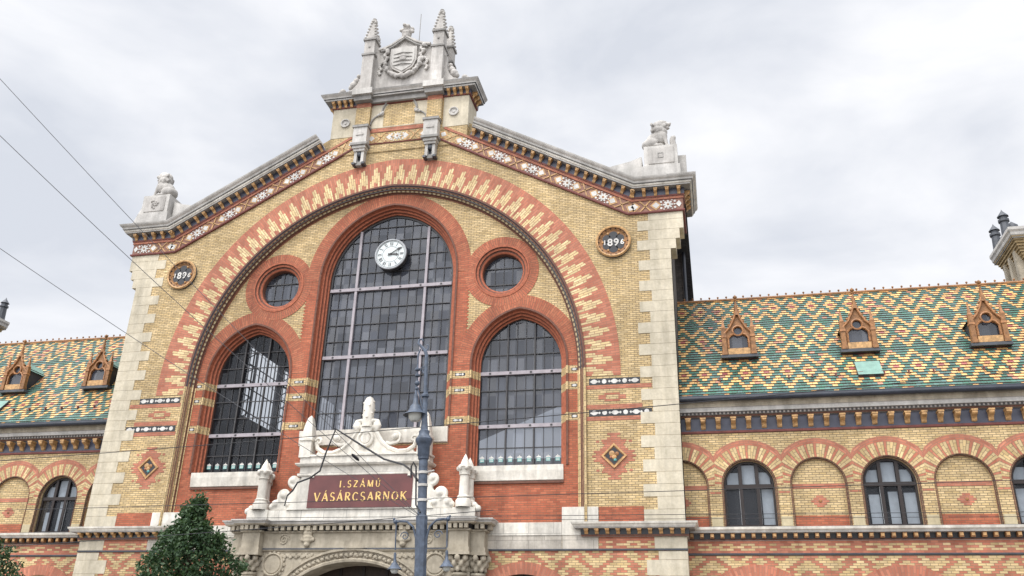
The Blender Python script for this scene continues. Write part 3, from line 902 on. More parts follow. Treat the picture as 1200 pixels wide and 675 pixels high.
for s in (-1, 1):
    hood = [Vector((s*(1.02+.62*math.sin(PI/2*i/10)), -.12, 29.98-.0-.62*(1-math.cos(PI/2*i/10)))) for i in range(11)]
    mb.tube(hood, .05, 'corn2', 6)
mb.build('blind_arch', root, True)
for s in (-1, 1):
    mb = MB(); mb.ball((s*1.05, -.14, 30.0), (.17, .10, .12), 'greyrelief', 6); mb.ball((s*.95, -.16, 30.08), .08, 'grey', 5); mb.ball((s*1.2, -.16, 29.93), .08, 'grey', 5); mb.build('capital', root, True)
    mb = MB(); mb.lathe(0, 0, [(0, .06), (.06, .06), (.09, .02), (.2, .02), (.22, .09), (.27, .09), (.28, 0)], 'corn', 20)
    o = mb.build('boss', root, True); o.location = (s*3.15, -.075, 29.68); o.rotation_euler = (PI/2, 0, 0)
    # pendant corbel
    mb = MB()
    mb.box(s*1.62, s*2.42, -.52, -.0, 28.0, 29.02, 'corn'); mb.box(s*1.56, s*2.48, -.58, 0, 29.02, 29.16, 'corn2'); mb.box(s*1.54, s*2.50, -.60, 0, 27.86, 28.0, 'corn2')
    mb.box(s*1.64, s*2.40, -.50, 0, 27.70, 27.86, 'corn'); mb.box(s*1.70, s*2.34, -.42, 0, 27.55, 27.7, 'corn')
    for e in (1.74, 2.14): mb.box(s*e, s*(e+.16), -.34, 0, 26.85, 27.55, 'corn')
    mb.box(s*1.78, s*2.26, -.10, 0.03, 26.85, 27.55, 'lead'); mb.ball((s*2.02, -.25, 27.42), (.20, .12, .16), 'lead', 6)
    mb.box(s*1.86, s*2.18, -.28, -.0, 26.72, 26.95, 'corn2')
    mb.prism([(s*2.02+.22*math.cos(a), 28.5+.22*math.sin(a)) for a in [PI*i/10 for i in range(11)]], 'grey', .51, .56, F0)
    for e in (1.74, 2.30): mb.box(s*e-.08, s*e+.08, -.40, -.02, 26.74, 26.86, 'lead')
    mb.build('pendant_corbel', root)
mb = MB()
prof = [(0, 30.68), (.08, 30.70), (.10, 30.78), (.12, 31.02), (.40, 31.04), (.42, 31.12), (.48, 31.14), (.50, 31.22), (.60, 31.32), (.62, 31.40), (0, 31.46)]
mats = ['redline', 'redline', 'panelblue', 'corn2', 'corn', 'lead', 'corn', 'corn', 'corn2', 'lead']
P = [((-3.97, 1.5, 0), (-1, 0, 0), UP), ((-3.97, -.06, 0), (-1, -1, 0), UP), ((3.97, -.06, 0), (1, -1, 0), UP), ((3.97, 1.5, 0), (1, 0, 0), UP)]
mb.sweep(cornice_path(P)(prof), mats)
mb.box(-3.95, 3.95, -.1, 1.5, 31.3, 31.44, 'lead')
# plain fascia over the middle field and breaks over the pilasters
mb.box(-1.7, 1.7, -.30, -.05, 30.74, 31.05, 'corn2')
for s in (-1, 1):
    mb.box(s*1.56, s*2.58, -.60, -.05, 30.79, 31.10, 'corn2'); mb.box(s*1.48, s*2.66, -.76, -.05, 31.10, 31.47, 'corn')
mb.build('attic_cornice', root)
for s in (-1, 1):
    for x in (2.85, 3.2, 3.55, 3.9): put_bracket(BRK_L, (s*x, -.17, 30.69), root)
    for y in (.25, .65, 1.05): put_bracket(BRK_L, (s*4.08, y, 30.69), root, rz=s*PI/2)

# ---- crest above the attic
root = empty('crest', (0, 0, 0)); root.parent = hall
mb = MB()
def arc(cx, cz, r, a0, a1, n=10): return [(cx+r*math.cos(a0+(a1-a0)*i/n), cz+r*math.sin(a0+(a1-a0)*i/n)) for i in range(n+1)]
mb.prism([(-1.8, 31.4), (1.8, 31.4), (1.8, 34.4)]+[(1.5, 34.55), (.8, 34.75), (0, 35.25), (-.8, 34.75), (-1.5, 34.55)]+[(-1.8, 34.4)], 'grey', -.35, .12, F0, back=True)
mb.build('crest_panel', root)
mb = MB()
ped = [(-1.55, 34.45), (-1.2, 34.52), (-.8, 34.68), (-.4, 34.95), (0, 35.22), (.4, 34.95), (.8, 34.68), (1.2, 34.52), (1.55, 34.45)]
mb.tube([(x, -.22, z) for x, z in ped], .10, 'grey', 6); mb.tube([(x*.9, -.26, z-.16) for x, z in ped], .06, 'corn2', 6)
mb.build('crest_moulding', root, True)
mb = MB()
sh = [(-.78, 34.35), (-.2, 34.42), (0, 34.5), (.2, 34.42), (.78, 34.35), (.80, 33.4), (.62, 32.95), (.0, 32.55), (-.62, 32.95), (-.80, 33.4)]
mb.prism(sh, 'grey', .1, .30, F0); mb.prism([(x*.86, 33.5+(z-33.5)*.86) for x, z in sh], 'corn', .29, .34, F0)
for i in range(4): mb.tube([(-.55, -.34, 33.1+.26*i), (0, -.40, 33.16+.26*i), (.55, -.34, 33.1+.26*i)], .03, 'corn2', 5)
mb.ball((0, -.34, 33.6), (.22, .08, .26), 'grey', 6)
mb.build('shield', root)
mb = MB()
for i in range(34):
    a = PI*1.0+PI*i/33
    x, z = 1.05*math.cos(a), 33.45+1.05*math.sin(a)
    mb.ball((x+random.uniform(-.06, .06), -.24+random.uniform(-.08, .02), z+random.uniform(-.05, .05)), random.uniform(.10, .16), 'grey', 5)
for s in (-1, 1):
    for i in range(9):
        mb.ball((s*(1.08+.12*math.sin(i*1.7)), -.22, 33.4+.13*i), random.uniform(.09, .15), 'grey', 5)
    for i in range(6):
        mb.ball((s*(1.38+.07*math.sin(i*2.2)), -.2, 32.75+.15*i), (.11, .08, .10), 'grey', 5)
remesh(mb, 'wreath', .04, 'grey', root, 1)
mb = MB()
mb.ball((0, -.1, 35.35), (.3, .25, .16), 'grey', 6); mb.ball((0, -.1, 35.2), (.2, .2, .2), 'grey', 6)
for i in range(16):
    a = 2.4*i; r = .13+.02*i
    mb.ball((r*math.cos(a), -.1+r*.7*math.sin(a), 35.55+.36*random.random()), random.uniform(.10, .16), 'grey', 5)
mb.lathe(0, -.1, [(.28, 35.2), (.22, 35.3), (.3, 35.5), (.1, 35.8), (0, 35.9)], 'grey', 10)
remesh(mb, 'finial', .045, 'grey', root, 1)
for s in (-1, 1):
    mb = MB()   # scroll buttress
    mb.prism([(s*2.35, 31.42), (s*3.85, 31.42), (s*3.85, 31.78), (s*3.35, 31.84)]+[(s*a, z) for a, z in ((2.98, 32.0), (2.74, 32.3), (2.60, 32.7), (2.54, 33.2), (2.52, 33.6))]+[(s*2.35, 33.6)], 'grey', -.25, .10, F0, back=True)
    mb.build('scroll_buttress', root)
    mb = MB()
    for (x, z, r) in ((3.62, 31.98, .19), (3.80, 31.9, .12), (3.0, 32.35, .24), (2.86, 32.62, .2), (3.15, 32.2, .16), (2.75, 32.95, .14)): mb.ball((s*x, .05, z), r, 'grey', 6)
    remesh(mb, 'scroll_leaf', .04, 'grey', root, 1)
    for (px, py, zb_, zt, w) in ((2.08, -.12, 31.4, 35.2, .34), (2.30, 1.02, 31.4, 34.9, .30)):
        mb = MB(); x = s*px
        mb.box(x-w, x+w, py-w, py+w, zb_, zt-1.2, 'grey'); mb.box(x-w-.06, x+w+.06, py-w-.06, py+w+.06, zt-1.2, zt-1.08, 'corn2')
        mb.box(x-w+.03, x+w-.03, py-w+.03, py+w-.03, zt-1.08, zt-.12, 'grey'); mb.box(x-w-.05, x+w+.05, py-w-.05, py+w+.05, zt-.12, zt, 'corn2')
        mb.box(x-.05, x+.05, py-w-.01, py-w+.04, zt-.65, zt-.55, 'corn2')
        h = 1.55
        mb.ngonlathe(x, py, [(w*1.25, zt), (.12, zt+h*.92), (.0, zt+h)], 'grey', 4, PI/4)
        for k in range(6):
            t = k/6.; rr = (w*1.25*(1-t)+.12*t)*1.02
            for c4 in range(4):
                a = PI/4+c4*PI/2
                mb.ball((x+rr*math.cos(a), py+rr*math.sin(a), zt+.12+h*.92*t), .075, 'corn', 4)
        mb.lathe(x, py, [(.10, zt+h*.86), (.2, zt+h*.92), (.2, zt+h*.97), (.08, zt+h*1.02), (.13, zt+h*1.07), (.0, zt+h*1.14)], 'corn', 8)
        mb.build('pinnacle', root)
mb = MB(); mb.tube([(.42, .9, 31.4), (.40, .9, 37.75)], [.035, .02], 'corn2', 6); mb.build('flagpole', root, True)

# ---- pedestals of the lions, lions
for s in (-1, 1):
    root = empty('pedestal', (0, 0, 0)); root.parent = hall
    mb = MB()
    mb.box(s*13.15, s*15.05, -.35, 1.5, 24.08, 24.9, 'corn'); mb.box(s*13.3, s*14.95, -.25, 1.4, 24.9, 26.1, 'corn')
    mb.box(s*13.52, s*14.78, -.285, 0, 25.05, 25.95, 'grey')
    mb.box(s*14.95, s*15.35, .3, 1.5, 24.08, 25.75, 'corn')
    mb.prism([(s*10.9, 25.2), (s*12.85, 24.1), (s*13.16, 24.1), (s*13.16, 25.75), (s*12.6, 25.55)], 'corn', -1.3, -.1, F0, back=True)
    if s < 0:
        mb.prism([(-15.85, 24.06), (-14.9, 24.06), (-14.9, 26.0), (-15.1, 25.9)], 'corn', -1.1, -.1, F0, back=True)
        for i in range(14): mb.ball((-14.15+.28*math.cos(i*2.3)*(i/14), -.29, 25.5+.3*math.sin(i*2.3)*(i/14)+.02), .07, 'grey', 4)
    else: mb.prism(rect(13.98, 14.26, 25.35, 25.65), 'corn2', .28, .30, F0, holes=[rect(14.02, 14.22, 25.39, 25.61)])
    mb.build('pedestal_block', root)
    # lion, seated, facing outwards
    L = MB(); X = lambda a: s*(a)
    bx = 14.02; y0 = .16; zb0 = 26.1; LS = 1.08
    def B(x, y, z, r, rot=None): L.ball((s*(bx+x*LS), y0+y*LS, zb0+z*LS), tuple(q*LS for q in r) if isinstance(r, tuple) else r*LS, 'grey', 8, rot)
    rt = lambda d: Matrix.Rotation(-s*R_(d), 3, 'Y')
    B(-.42, 0, .27, (.36, .34, .27)); B(-.20, 0, .54, (.46, .31, .32), rt(42)); B(.06, 0, .66, (.33, .30, .44)); B(.22, 0, .70, (.22, .26, .34))
    for e in (-1, 1):
        B(-.32, .25*e, .27, (.34, .15, .25)); B(.02, .30*e, .07, (.26, .09, .07))
        for k in range(8): B(.30+.015*k, .16*e, .70-.085*k, (.105-.004*k, .10, .12))
        B(.46, .16*e, .06, (.16, .11, .07))
    B(.04, 0, 1.02, (.36, .33, .28)); B(.02, 0, 1.22, (.33, .32, .30)); B(.16, 0, 1.34, (.30, .27, .24)); B(.24, 0, .94, (.22, .26, .22))
    B(.40, 0, 1.33, (.21, .16, .13)); B(.52, 0, 1.34, (.11, .12, .10)); B(.42, 0, 1.14, (.16, .11, .06)); B(.60, 0, 1.41, (.05, .07, .04)); B(.36, 0, 1.47, (.10, .15, .06))
    for e in (-1, 1): B(.30, .20*e, 1.20, (.12, .06, .12))
    for k in range(20):
        a = 2.4*k; B(-.10+.16*math.cos(k*1.3), .30*math.cos(a), .86+.40*((k*7) % 20)/20, (.07, .05, .11))
    lion = remesh(L, 'lion_statue', .03, 'grey', None, 1)
    if s > 0:
        S = MB(); S.ball((s*(bx+.72), y0-.10, zb0+.34), (.16, .12, .36), 'grey', 8); S.ball((s*(bx+.80), y0-.12, zb0+.55), (.10, .10, .14), 'grey', 6)
        S.box(s*(bx+.58), s*(bx+.88), y0-.2, y0, zb0, zb0+.3, 'grey')
        o = remesh(S, 'shield', .04, 'grey', lion, 1)
    tag(lion, 'grey stone lion sitting on the gable pedestal that is carved with a flower relief' if s < 0 else 'grey stone lion with a small shield at its paws on the plain gable pedestal', 'lion statue', 'lions on the gable corners')

# ---- clock
clk = empty('clock', (0, .62, 21.57)); tag(clk, 'round white clock with Roman numerals hung in the tall central arched window', 'clock')
cy = .62
mb = MB(); mb.lathe(0, 0, [(0, -.25), (.80, -.25), (.86, -.18), (.88, .10), (.86, .15), (.80, .15), (.79, .09)], ['iron', 'iron', 'iron', 'bezel', 'bezel', 'bezel'], 36)
o = mb.build('case', clk, True); o.rotation_euler = (PI/2, 0, 0)
fr = FR((0, 0, 0), (1, 0, 0), (0, 0, 1))
mb = MB(); mb.prism(circ(0, 0, .80, 40), 'clockface', -.1, .10, fr); mb.build('dial', clk)
mb = MB()
mb.prism(circ(0, 0, .76, 40), 'iron', .095, .104, fr, holes=[circ(0, 0, .74, 40)]); mb.prism(circ(0, 0, .455, 36), 'iron', .095, .104, fr, holes=[circ(0, 0, .437, 36)])
ROM = ['XII', 'I', 'II', 'III', 'IV', 'V', 'VI', 'VII', 'VIII', 'IX', 'X', 'XI']
def stroke(mb, p, q, w, m, d0, d1, fr):
    p, q = Vector(p), Vector(q); t = (q-p).normalized(); n = Vector((-t.y, t.x))*w/2
    mb.prism([tuple(p-n), tuple(q-n), tuple(q+n), tuple(p+n)], m, d0, d1, fr)
for h, txt in enumerate(ROM):
    a = PI/2-h*PI/6; er = Vector((math.cos(a), math.sin(a))); et = Vector((er.y, -er.x))
    wd = {'I': .045, 'V': .105, 'X': .105}
    tot = sum(wd[c] for c in txt); x = -tot/2
    for c in txt:
        w = wd[c]; xc = x+w/2; x += w
        T = lambda u, v: tuple(et*u+er*v)
        if c == 'I': stroke(mb, T(xc, .50), T(xc, .70), .026, 'iron', .098, .106, fr)
        elif c == 'V': stroke(mb, T(xc, .50), T(xc-.035, .70), .028, 'iron', .098, .106, fr); stroke(mb, T(xc, .50), T(xc+.035, .70), .016, 'iron', .098, .107, fr)
        else: stroke(mb, T(xc+.036, .50), T(xc-.036, .70), .028, 'iron', .098, .106, fr); stroke(mb, T(xc-.036, .50), T(xc+.036, .70), .016, 'iron', .098, .107, fr)
mb.build('numerals', clk)
def hand(nm, deg, L, w, tail, d):
    a = R_(90-deg); er = Vector((math.cos(a), math.sin(a))); et = Vector((er.y, -er.x)); T = lambda u, v: tuple(et*u+er*v)
    mb = MB(); mb.prism([T(-w*.5, -tail), T(w*.5, -tail), T(w*.5, L*.62), T(w*1.3, L*.70), T(w*.5, L*.82), T(0, L), T(-w*.5, L*.82), T(-w*1.3, L*.70), T(-w*.5, L*.62)], 'iron', d, d+.015, fr)
    mb.prism(circ(0, 0, .06, 12), 'iron', d-.002, d+.017, fr); mb.build(nm, clk)
hand('hour_hand', 95, .46, .065, .14, .125); hand('minute_hand', 57, .70, .05, .16, .145)

# ---- hall body: side walls with clerestory, roof, back
mb = MB()
for s in (-1, 1):
    fr = FR((s*14.36, 0, 0), (0, 1, 0), UP)
    holes = [rect(y0, y0+4.0, 16.9, 21.6) for y0 in (12.6, 17.6, 22.6, 27.6, 32.6, 37.6, 42.6, 47.6)]
    mb.prism(rect(.0, 55, 0, 23.4), 'shadebrick', 0, 0, fr, holes=holes)
    mb.prism(rect(6.3, 7.6, 13.5, 23.2), 'shadebrick', -.01, .38, fr) if s > 0 else mb.prism(rect(6.3, 7.6, 13.5, 23.2), 'shadebrick', -.38, .01, fr)
mb.prism(rect(-14.36, 14.36, 0, 23.4), 'yellow_far', -55, -55, F0)
mb.build('side_wall', hall)
for s in (-1, 1):
    mb = MB(); mb.tube([(s*14.84, 6.2, 13.5), (s*14.84, 6.2, 23.2)], .09, 'gutter', 8); mb.build('downpipe', hall, True)
    mb = MB()
    mb.face([(s*15.2, .8, 23.2), (s*15.2, 55, 23.2), (0, 55, 29.4), (0, .8, 29.4)], 'roofplain'); mb.build('main_roof', hall)
# clerestory lattice seen through the clear window
mb = MB()
for s in (-1, 1):
    for y0 in (12.6, 17.6, 22.6, 27.6, 32.6):
        for i in range(9): mb.box(s*14.30-.03, s*14.30+.03, y0+i*.5-.022, y0+i*.5+.022, 16.9, 21.6, 'iron')
        for z in (17.2, 18.8, 20.4): mb.box(s*14.29-.03, s*14.29+.03, y0, y0+4.0, z-.03, z+.03, 'iron')
for y in (6.5, 11., 16., 21., 26.):
    for s in (-1, 1):
        mb.tube([(s*13.9, y, 0), (s*13.9, y, 22.5)], .16, 'iron', 6)
        for i in range(9):
            z = 13+i*1.0; mb.tube([(s*13.9, y, z), (s*12.9, y, z+.5)], .04, 'iron', 4); mb.tube([(s*12.9, y, z+.5), (s*13.9, y, z+1.0)], .04, 'iron', 4)
        mb.tube([(s*12.9, y, 13), (s*12.9, y, 22)], .07, 'iron', 5)
        mb.tube([(s*12.9, y, 21), (0, y, 27.5)], .12, 'iron', 5)
mb.build('iron_truss', hall)
mb = MB(); mb.box(-14.3, 14.3, 1.4, 55, -.02, .03, 'dark'); mb.box(-14.3, 14.3, 3.2, 3.4, 7.6, 7.9, 'iron'); mb.build('hall_floor', hall)

# ---- portal
por = empty('portal', (0, 0, 0)); por.parent = hall
yp = .6
EA = [(3.7*-math.cos(PI*i/28), 3.95+2.6*math.sin(PI*i/28)) for i in range(29)]
EB = [(3.35*-math.cos(PI*i/28), 3.95+2.05*math.sin(PI*i/28)) for i in range(29)]
mb = MB()
mb.prism([(-5.3, 0), (-3.7, 0)]+EA+[(3.7, 0), (5.3, 0), (5.3, 7.3), (-5.3, 7.3)], 'tan', 0, yp, F0)
mb.build('portal_wall', por)
mb = MB()   # archivolt: stepped, carved
prof = [(3.78, 2.68, -.62), (3.78, 2.68, -.70), (3.70, 2.58, -.70), (3.68, 2.55, -.62), (3.46, 2.26, -.58), (3.44, 2.2, -.66), (3.36, 2.1, -.64), (3.35, 2.05, -.2), (3.35, 2.05, .5)]
secs = []
for i in range(33):
    a = PI*i/32; secs.append([Vector((-A*math.cos(a), y, 3.95+Bz*math.sin(a))) for A, Bz, y in prof])
secs = [[Vector((p.x, p.y, 0)) for p in secs[0]]]+secs+[[Vector((p.x, p.y, 0)) for p in secs[-1]]]
mb.sweep(secs, ['tan', 'tan', 'tan', 'tanrelief', 'tan', 'tan', 'tan', 'tan']); mb.build('archivolt', por)
mb = MB()   # leaf scroll beads in the archivolt and spandrels
for i in range(40):
    a = PI*(.10+.80*i/39); A, Bz = 3.57, 2.405
    mb.ball((-A*math.cos(a), -.61, 3.95+Bz*math.sin(a)), (.10, .05, .085), 'tan', 5)
    mb.ball((-A*math.cos(a+.02)*1.0, -.62, 3.95+(Bz+(.07 if i % 2 else -.07))*math.sin(a+.02)), .045, 'tan', 4)
mb.build('carved_scroll', por, True)
for s in (-1, 1):
    mb = MB()
    for i in range(26):
        t = i/25; x = 3.35-2.3*t; z = 6.30-.05*math.sin(i*2)
        if z < 3.95+2.75*math.sqrt(max(0, 1-(x/3.85)**2)): continue
        mb.ball((s*x, -.62, z), (.09, .05, .09), 'tan', 4)
    for i in range(16):
        a = 2*PI*i/16; mb.ball((s*(3.78+.52*math.cos(a)), -.62, 5.92+.52*math.sin(a)), (.09, .06, .09), 'tan', 4)
    mb.build('carved_scroll', por, True)
for s in (-1, 1):
    mb = MB(); mb.lathe(0, 0, [(0, .10), (.36, .10), (.40, .06), (.46, .14), (.50, .12), (.52, 0)], 'tan', 24)
    o = mb.build('roundel', por, True); o.location = (s*3.78, -yp, 5.92); o.rotation_euler = (PI/2, 0, 0)
mb = MB()
f = straight(-5.3, 5.3, -yp)
mb.sweep(f([(0, 6.48), (.06, 6.50), (.10, 6.56), (.10, 6.60), (0, 6.64)]), ['tan', 'tan', 'lead', 'lead']); mb.build('frieze_moulding', por)
# columns with blocks
for s in (-1, 1):
    for (xa, xb, ya) in ((4.42, 5.28, -.98), (5.2, 5.9, -.62)):
        mb = MB()
        mb.box(s*xa, s*xb, ya, .0, 6.62, 7.34, 'tan'); mb.box(s*(xa-.05), s*(xb+.05), ya-.06, 0, 6.42, 6.62, 'tan'); mb.box(s*(xa-.1), s*(xb+.1), ya-.12, 0, 6.3, 6.42, 'tan')
        mb.build('entablature_block', por)
        mb = MB(); mb.box(s*(xa+.06), s*(xb-.06), ya+.06, 0, 0, 1.0, 'tan'); mb.build('plinth', por)
    for (xc, yc) in ((4.85, -.58), (5.55, -.24)):
        mb = MB(); mb.lathe(s*xc, yc, [(.40, 1.0), (.42, 1.12), (.34, 1.2), (.33, 3.5), (.30, 5.45), (.36, 5.5), (.36, 5.58), (.30, 5.6)], 'tan', 18); mb.build('column', por, True)
        mb = MB(); mb.lathe(s*xc, yc, [(.28, 5.55), (.30, 5.9), (.42, 6.28)], 'tan', 12)
        for ring_, (zz, rr, n, sz) in enumerate(((5.72, .33, 8, .10), (5.95, .38, 8, .12), (6.18, .46, 8, .13))):
            for k in range(n):
                a = 2*PI*(k+.5*ring_)/n; mb.ball((s*xc+rr*math.cos(a), yc+rr*math.sin(a), zz), (sz, sz, sz*1.2), 'tan', 5)
        remesh(mb, 'capital', .04, 'tan', por, 1)
# cornice with dentils, breaking forward over the columns
mb = MB()
prof = [(0, 7.28), (.06, 7.30), (.08, 7.36), (.10, 7.56), (.28, 7.58), (.32, 7.64), (.36, 7.70), (.42, 7.76), (.42, 7.80), (0, 7.86)]
mats = ['tan', 'tan', 'dark', 'tan', 'tan', 'corn', 'corn', 'corn', 'lead']
P = [((-5.92, 0, 0), (-1, 0, 0), UP), ((-5.92, -.64, 0), (-1, -1, 0), UP), ((-5.30, -.64, 0), (-1, -1, 0), UP), ((-5.30, -1.0, 0), (-1, -1, 0), UP), ((-4.40, -1.0, 0), (1, -1, 0), UP), ((-4.40, -.62, 0), (1, -1, 0), UP),
     ((4.40, -.62, 0), (-1, -1, 0), UP), ((4.40, -1.0, 0), (-1, -1, 0), UP), ((5.30, -1.0, 0), (1, -1, 0), UP), ((5.30, -.64, 0), (1, -1, 0), UP), ((5.92, -.64, 0), (1, -1, 0), UP), ((5.92, 0, 0), (1, 0, 0), UP)]
mb.sweep(cornice_path(P)(prof), mats)
mb.box(-5.9, 5.9, -.6, .2, 7.7, 7.84, 'lead')
for i in range(27):
    x = -4.05+8.1*i/26; mb.box(x-.085, x+.085, -.86, -.66, 7.38, 7.57, 'tan')
for s in (-1, 1):
    for x in (4.5, 4.75, 5.0, 5.22): mb.box(s*x-.08, s*x+.08, -1.24, -1.04, 7.38, 7.57, 'tan')
    for x in (5.6, 5.85): mb.box(s*x-.08, s*x+.08, -.90, -.68, 7.38, 7.57, 'tan')
    for y in (-.5, -.25): mb.box(s*5.96, s*6.16, y-.08, y+.08, 7.38, 7.57, 'tan')
mb.build('portal_cornice', por)
for s in (-1, 1):
    mb = MB(); x = s*2.25
    for (z, r) in ((7.45, .27), (7.28, .24), (7.1, .26), (6.95, .22), (6.78, .15)): mb.ball((x, -.66, z), (r, .16, .12), 'tan', 6)
    for e in (-1, 1): mb.ball((x+e*.24, -.64, 7.0), (.12, .09, .11), 'tan', 5)
    remesh(mb, 'console', .035, 'tan', por, 1)
    mb = MB(); pts = [(s*3.4+.26*(1-i/26)*math.cos(i*.55), -.63, 7.0+.26*(1-i/26)*math.sin(i*.55)) for i in range(22)]
    mb.tube(pts, .025, 'tan', 5); mb.build('spiral_ornament', por, True)
# parapet with sign block
mb = MB()
mb.box(-5.25, 5.25, -.55, .36, 7.84, 8.32, 'whitejoint')
mb.prism([(-3.5, 8.32), (3.5, 8.32), (3.05, 8.9), (2.9, 9.85), (-2.9, 9.85), (-3.05, 8.9)], 'white', .0, .62, F0)
for s in (-1, 1): mb.box(s*4.4, s*5.42, -.62, .3, 7.84, 8.34, 'white')
mb.build('parapet', por)
mb = MB()
P = [((-2.95, .3, 0), (-1, 0, 0), UP), ((-2.95, -.5, 0), (-1, -1, 0), UP), ((2.95, -.5, 0), (1, -1, 0), UP), ((2.95, .3, 0), (1, 0, 0), UP)]
mb.sweep(cornice_path(P)([(.12, 9.80), (.18, 9.86), (.18, 9.95), (.10, 9.98), (.10, 10.26), (.24, 10.30), (.30, 10.38), (.30, 10.42), (.14, 10.46), (.14, 10.70), (.20, 10.74), (.20, 10.82), (-.3, 10.86)]),
         ['white', 'white', 'lead', 'white', 'white', 'white', 'white', 'lead', 'white', 'white', 'white', 'white']); mb.build('sign_entablature', por)
for s in (-1, 1):
    mb = MB(); x = s*2.88
    mb.ngonlathe(x, -.42, [(.40, 10.7), (.40, 11.45), (.47, 11.5), (.47, 11.6), (.38, 11.66), (.28, 12.2), (.16, 12.62), (.0, 12.78)], 'white', 4, PI/4)
    mb.build('obelisk', por)
    mb = MB()    # pediment scroll: outer volute, S curve to the cartouche
    def volute(cx, cz, r, a0, turns, sgn, n=22): return [(cx+r*(1-.8*i/n)*math.cos(a0+sgn*turns*2*PI*i/n), cz+r*(1-.8*i/n)*math.sin(a0+sgn*turns*2*PI*i/n)) for i in range(n+1)]
    S = [(2.50, 11.45), (2.38, 11.15), (2.05, 10.95), (1.6, 10.93), (1.15, 11.1), (.78, 11.4), (.52, 11.8), (.42, 12.1)]
    mb.tube([(s*x, -.42, z) for x, z in S], .11, 'white', 7)
    mb.tube([(s*x, -.42, z) for x, z in volute(1.45, 11.6, .26, -PI/2, 1.2, 1)], .085, 'white', 6)
    mb.tube([(s*x, -.42, z) for x, z in [(1.45, 11.34), (1.2, 11.28), (1.0, 11.35)]], .085, 'white', 6)
    mb.tube([(s*x, -.42, z) for x, z in volute(2.35, 11.5, .18, 0, 1.1, 1)], .07, 'white', 6)
    mb.ball((s*1.45, -.42, 11.62), .16, 'white', 6)
    mb.build('pediment_scroll', por, True)
    mb = MB(); mb.prism([(s*x, z) for x, z in ((2.45, 10.8), (2.3, 11.05), (1.9, 10.9), (1.5, 10.9), (1.1, 11.05), (.75, 11.35), (.5, 11.8), (0, 11.9), (0, 10.8))], 'white', .28, .46, F0, back=True); mb.build('pediment_back', por)
    # side volute figures
    mb = MB()
    mb.prism([(s*2.9, 8.32), (s*4.35, 8.32), (s*4.3, 8.55), (s*3.75, 8.7), (s*3.4, 9.2), (s*3.1, 9.8), (s*2.9, 9.85)], 'white', .2, .5, F0, back=True)
    mb.tube([(s*x, -.42, z) for x, z in volute(3.75, 9.0, .3, -PI/2, 1.2, 1)], .12, 'white', 7)
    mb.tube([(s*x, -.42, z) for x, z in volute(3.35, 9.65, .26, -PI/2, 1.1, 1)], .11, 'white', 7)
    for (x, z, r) in ((3.75, 9.02, .2), (3.38, 9.7, .18), (4.15, 8.62, .2), (4.3, 8.5, .16), (3.5, 8.6, .18), (5.35, 8.45, .14), (5.5, 8.3, .16)): mb.ball((s*x, -.42, z), r, 'white', 6)
    remesh(mb, 'volute', .04, 'white', por, 1)
    # pinnacle columns: a front one and one behind it
    for (xc, yc, h) in ((4.86, -.5, 0.), (4.95, -.05, -.08)):
        mb = MB(); x = s*xc
        mb.lathe(x, yc, [(.36, 8.34), (.36, 8.62), (.28, 8.72), (.30, 8.8), (.23, 8.86), (.21, 9.72+h), (.26, 9.76+h), (.24, 9.82+h), (.28, 9.95+h), (.36, 10.1+h), (.20, 10.25+h), (.16, 10.4+h), (.0, 10.72+h)], 'white', 14)
        for k in range(6):
            a = PI*k/3; mb.ball((x+.30*math.cos(a), yc+.30*math.sin(a), 10.05+h), (.10, .10, .12), 'white', 5)
        mb.build('pinnacle', por, True)
mb = MB()
mb.lathe(0, 0, [(0, .12), (.22, .12), (.26, .08), (.32, .16), (.40, .14), (.44, 0)], 'white', 20)
o = mb.build('cartouche', por, True); o.location = (0, -.44, 11.55); o.rotation_euler = (PI/2, 0, 0)
mb = MB()
for s in (-1, 1):
    mb.tube([(s*x, -.46, z) for x, z in ((.08, 12.25), (.3, 12.42), (.52, 12.38), (.62, 12.15), (.5, 11.95), (.38, 12.1))], .10, 'white', 7)
    mb.ball((s*.48, -.44, 12.15), (.2, .16, .24), 'white', 6)
mb.ball((0, -.44, 12.0), (.3, .18, .42), 'white', 7); mb.ball((0, -.52, 12.1), .1, 'white', 6)
remesh(mb, 'crown_finial', .035, 'white', por, 1)
mb = MB(); mb.lathe(0, -.42, [(.28, 12.1), (.25, 12.5), (.265, 12.9), (.27, 13.15), (.24, 13.35), (.15, 13.52), (.0, 13.6)], 'white', 14)
for i in range(14): mb.ball((.25*math.cos(2.4*i), -.42+.25*math.sin(2.4*i), 12.4+.07*i), (.06, .06, .05), 'white', 4)
mb.build('bud_finial', por, True)
# dark doors
mb = MB(); mb.box(-3.4, 3.4, .8, .9, 0, 6.1, 'door')
for x in (-2.2, -1.1, 0, 1.1, 2.2): mb.box(x-.06, x+.06, .74, .8, 0, 6, 'brownframe')
mb.box(-3.4, 3.4, .73, .8, 3.5, 3.7, 'brownframe'); mb.build('door', por)

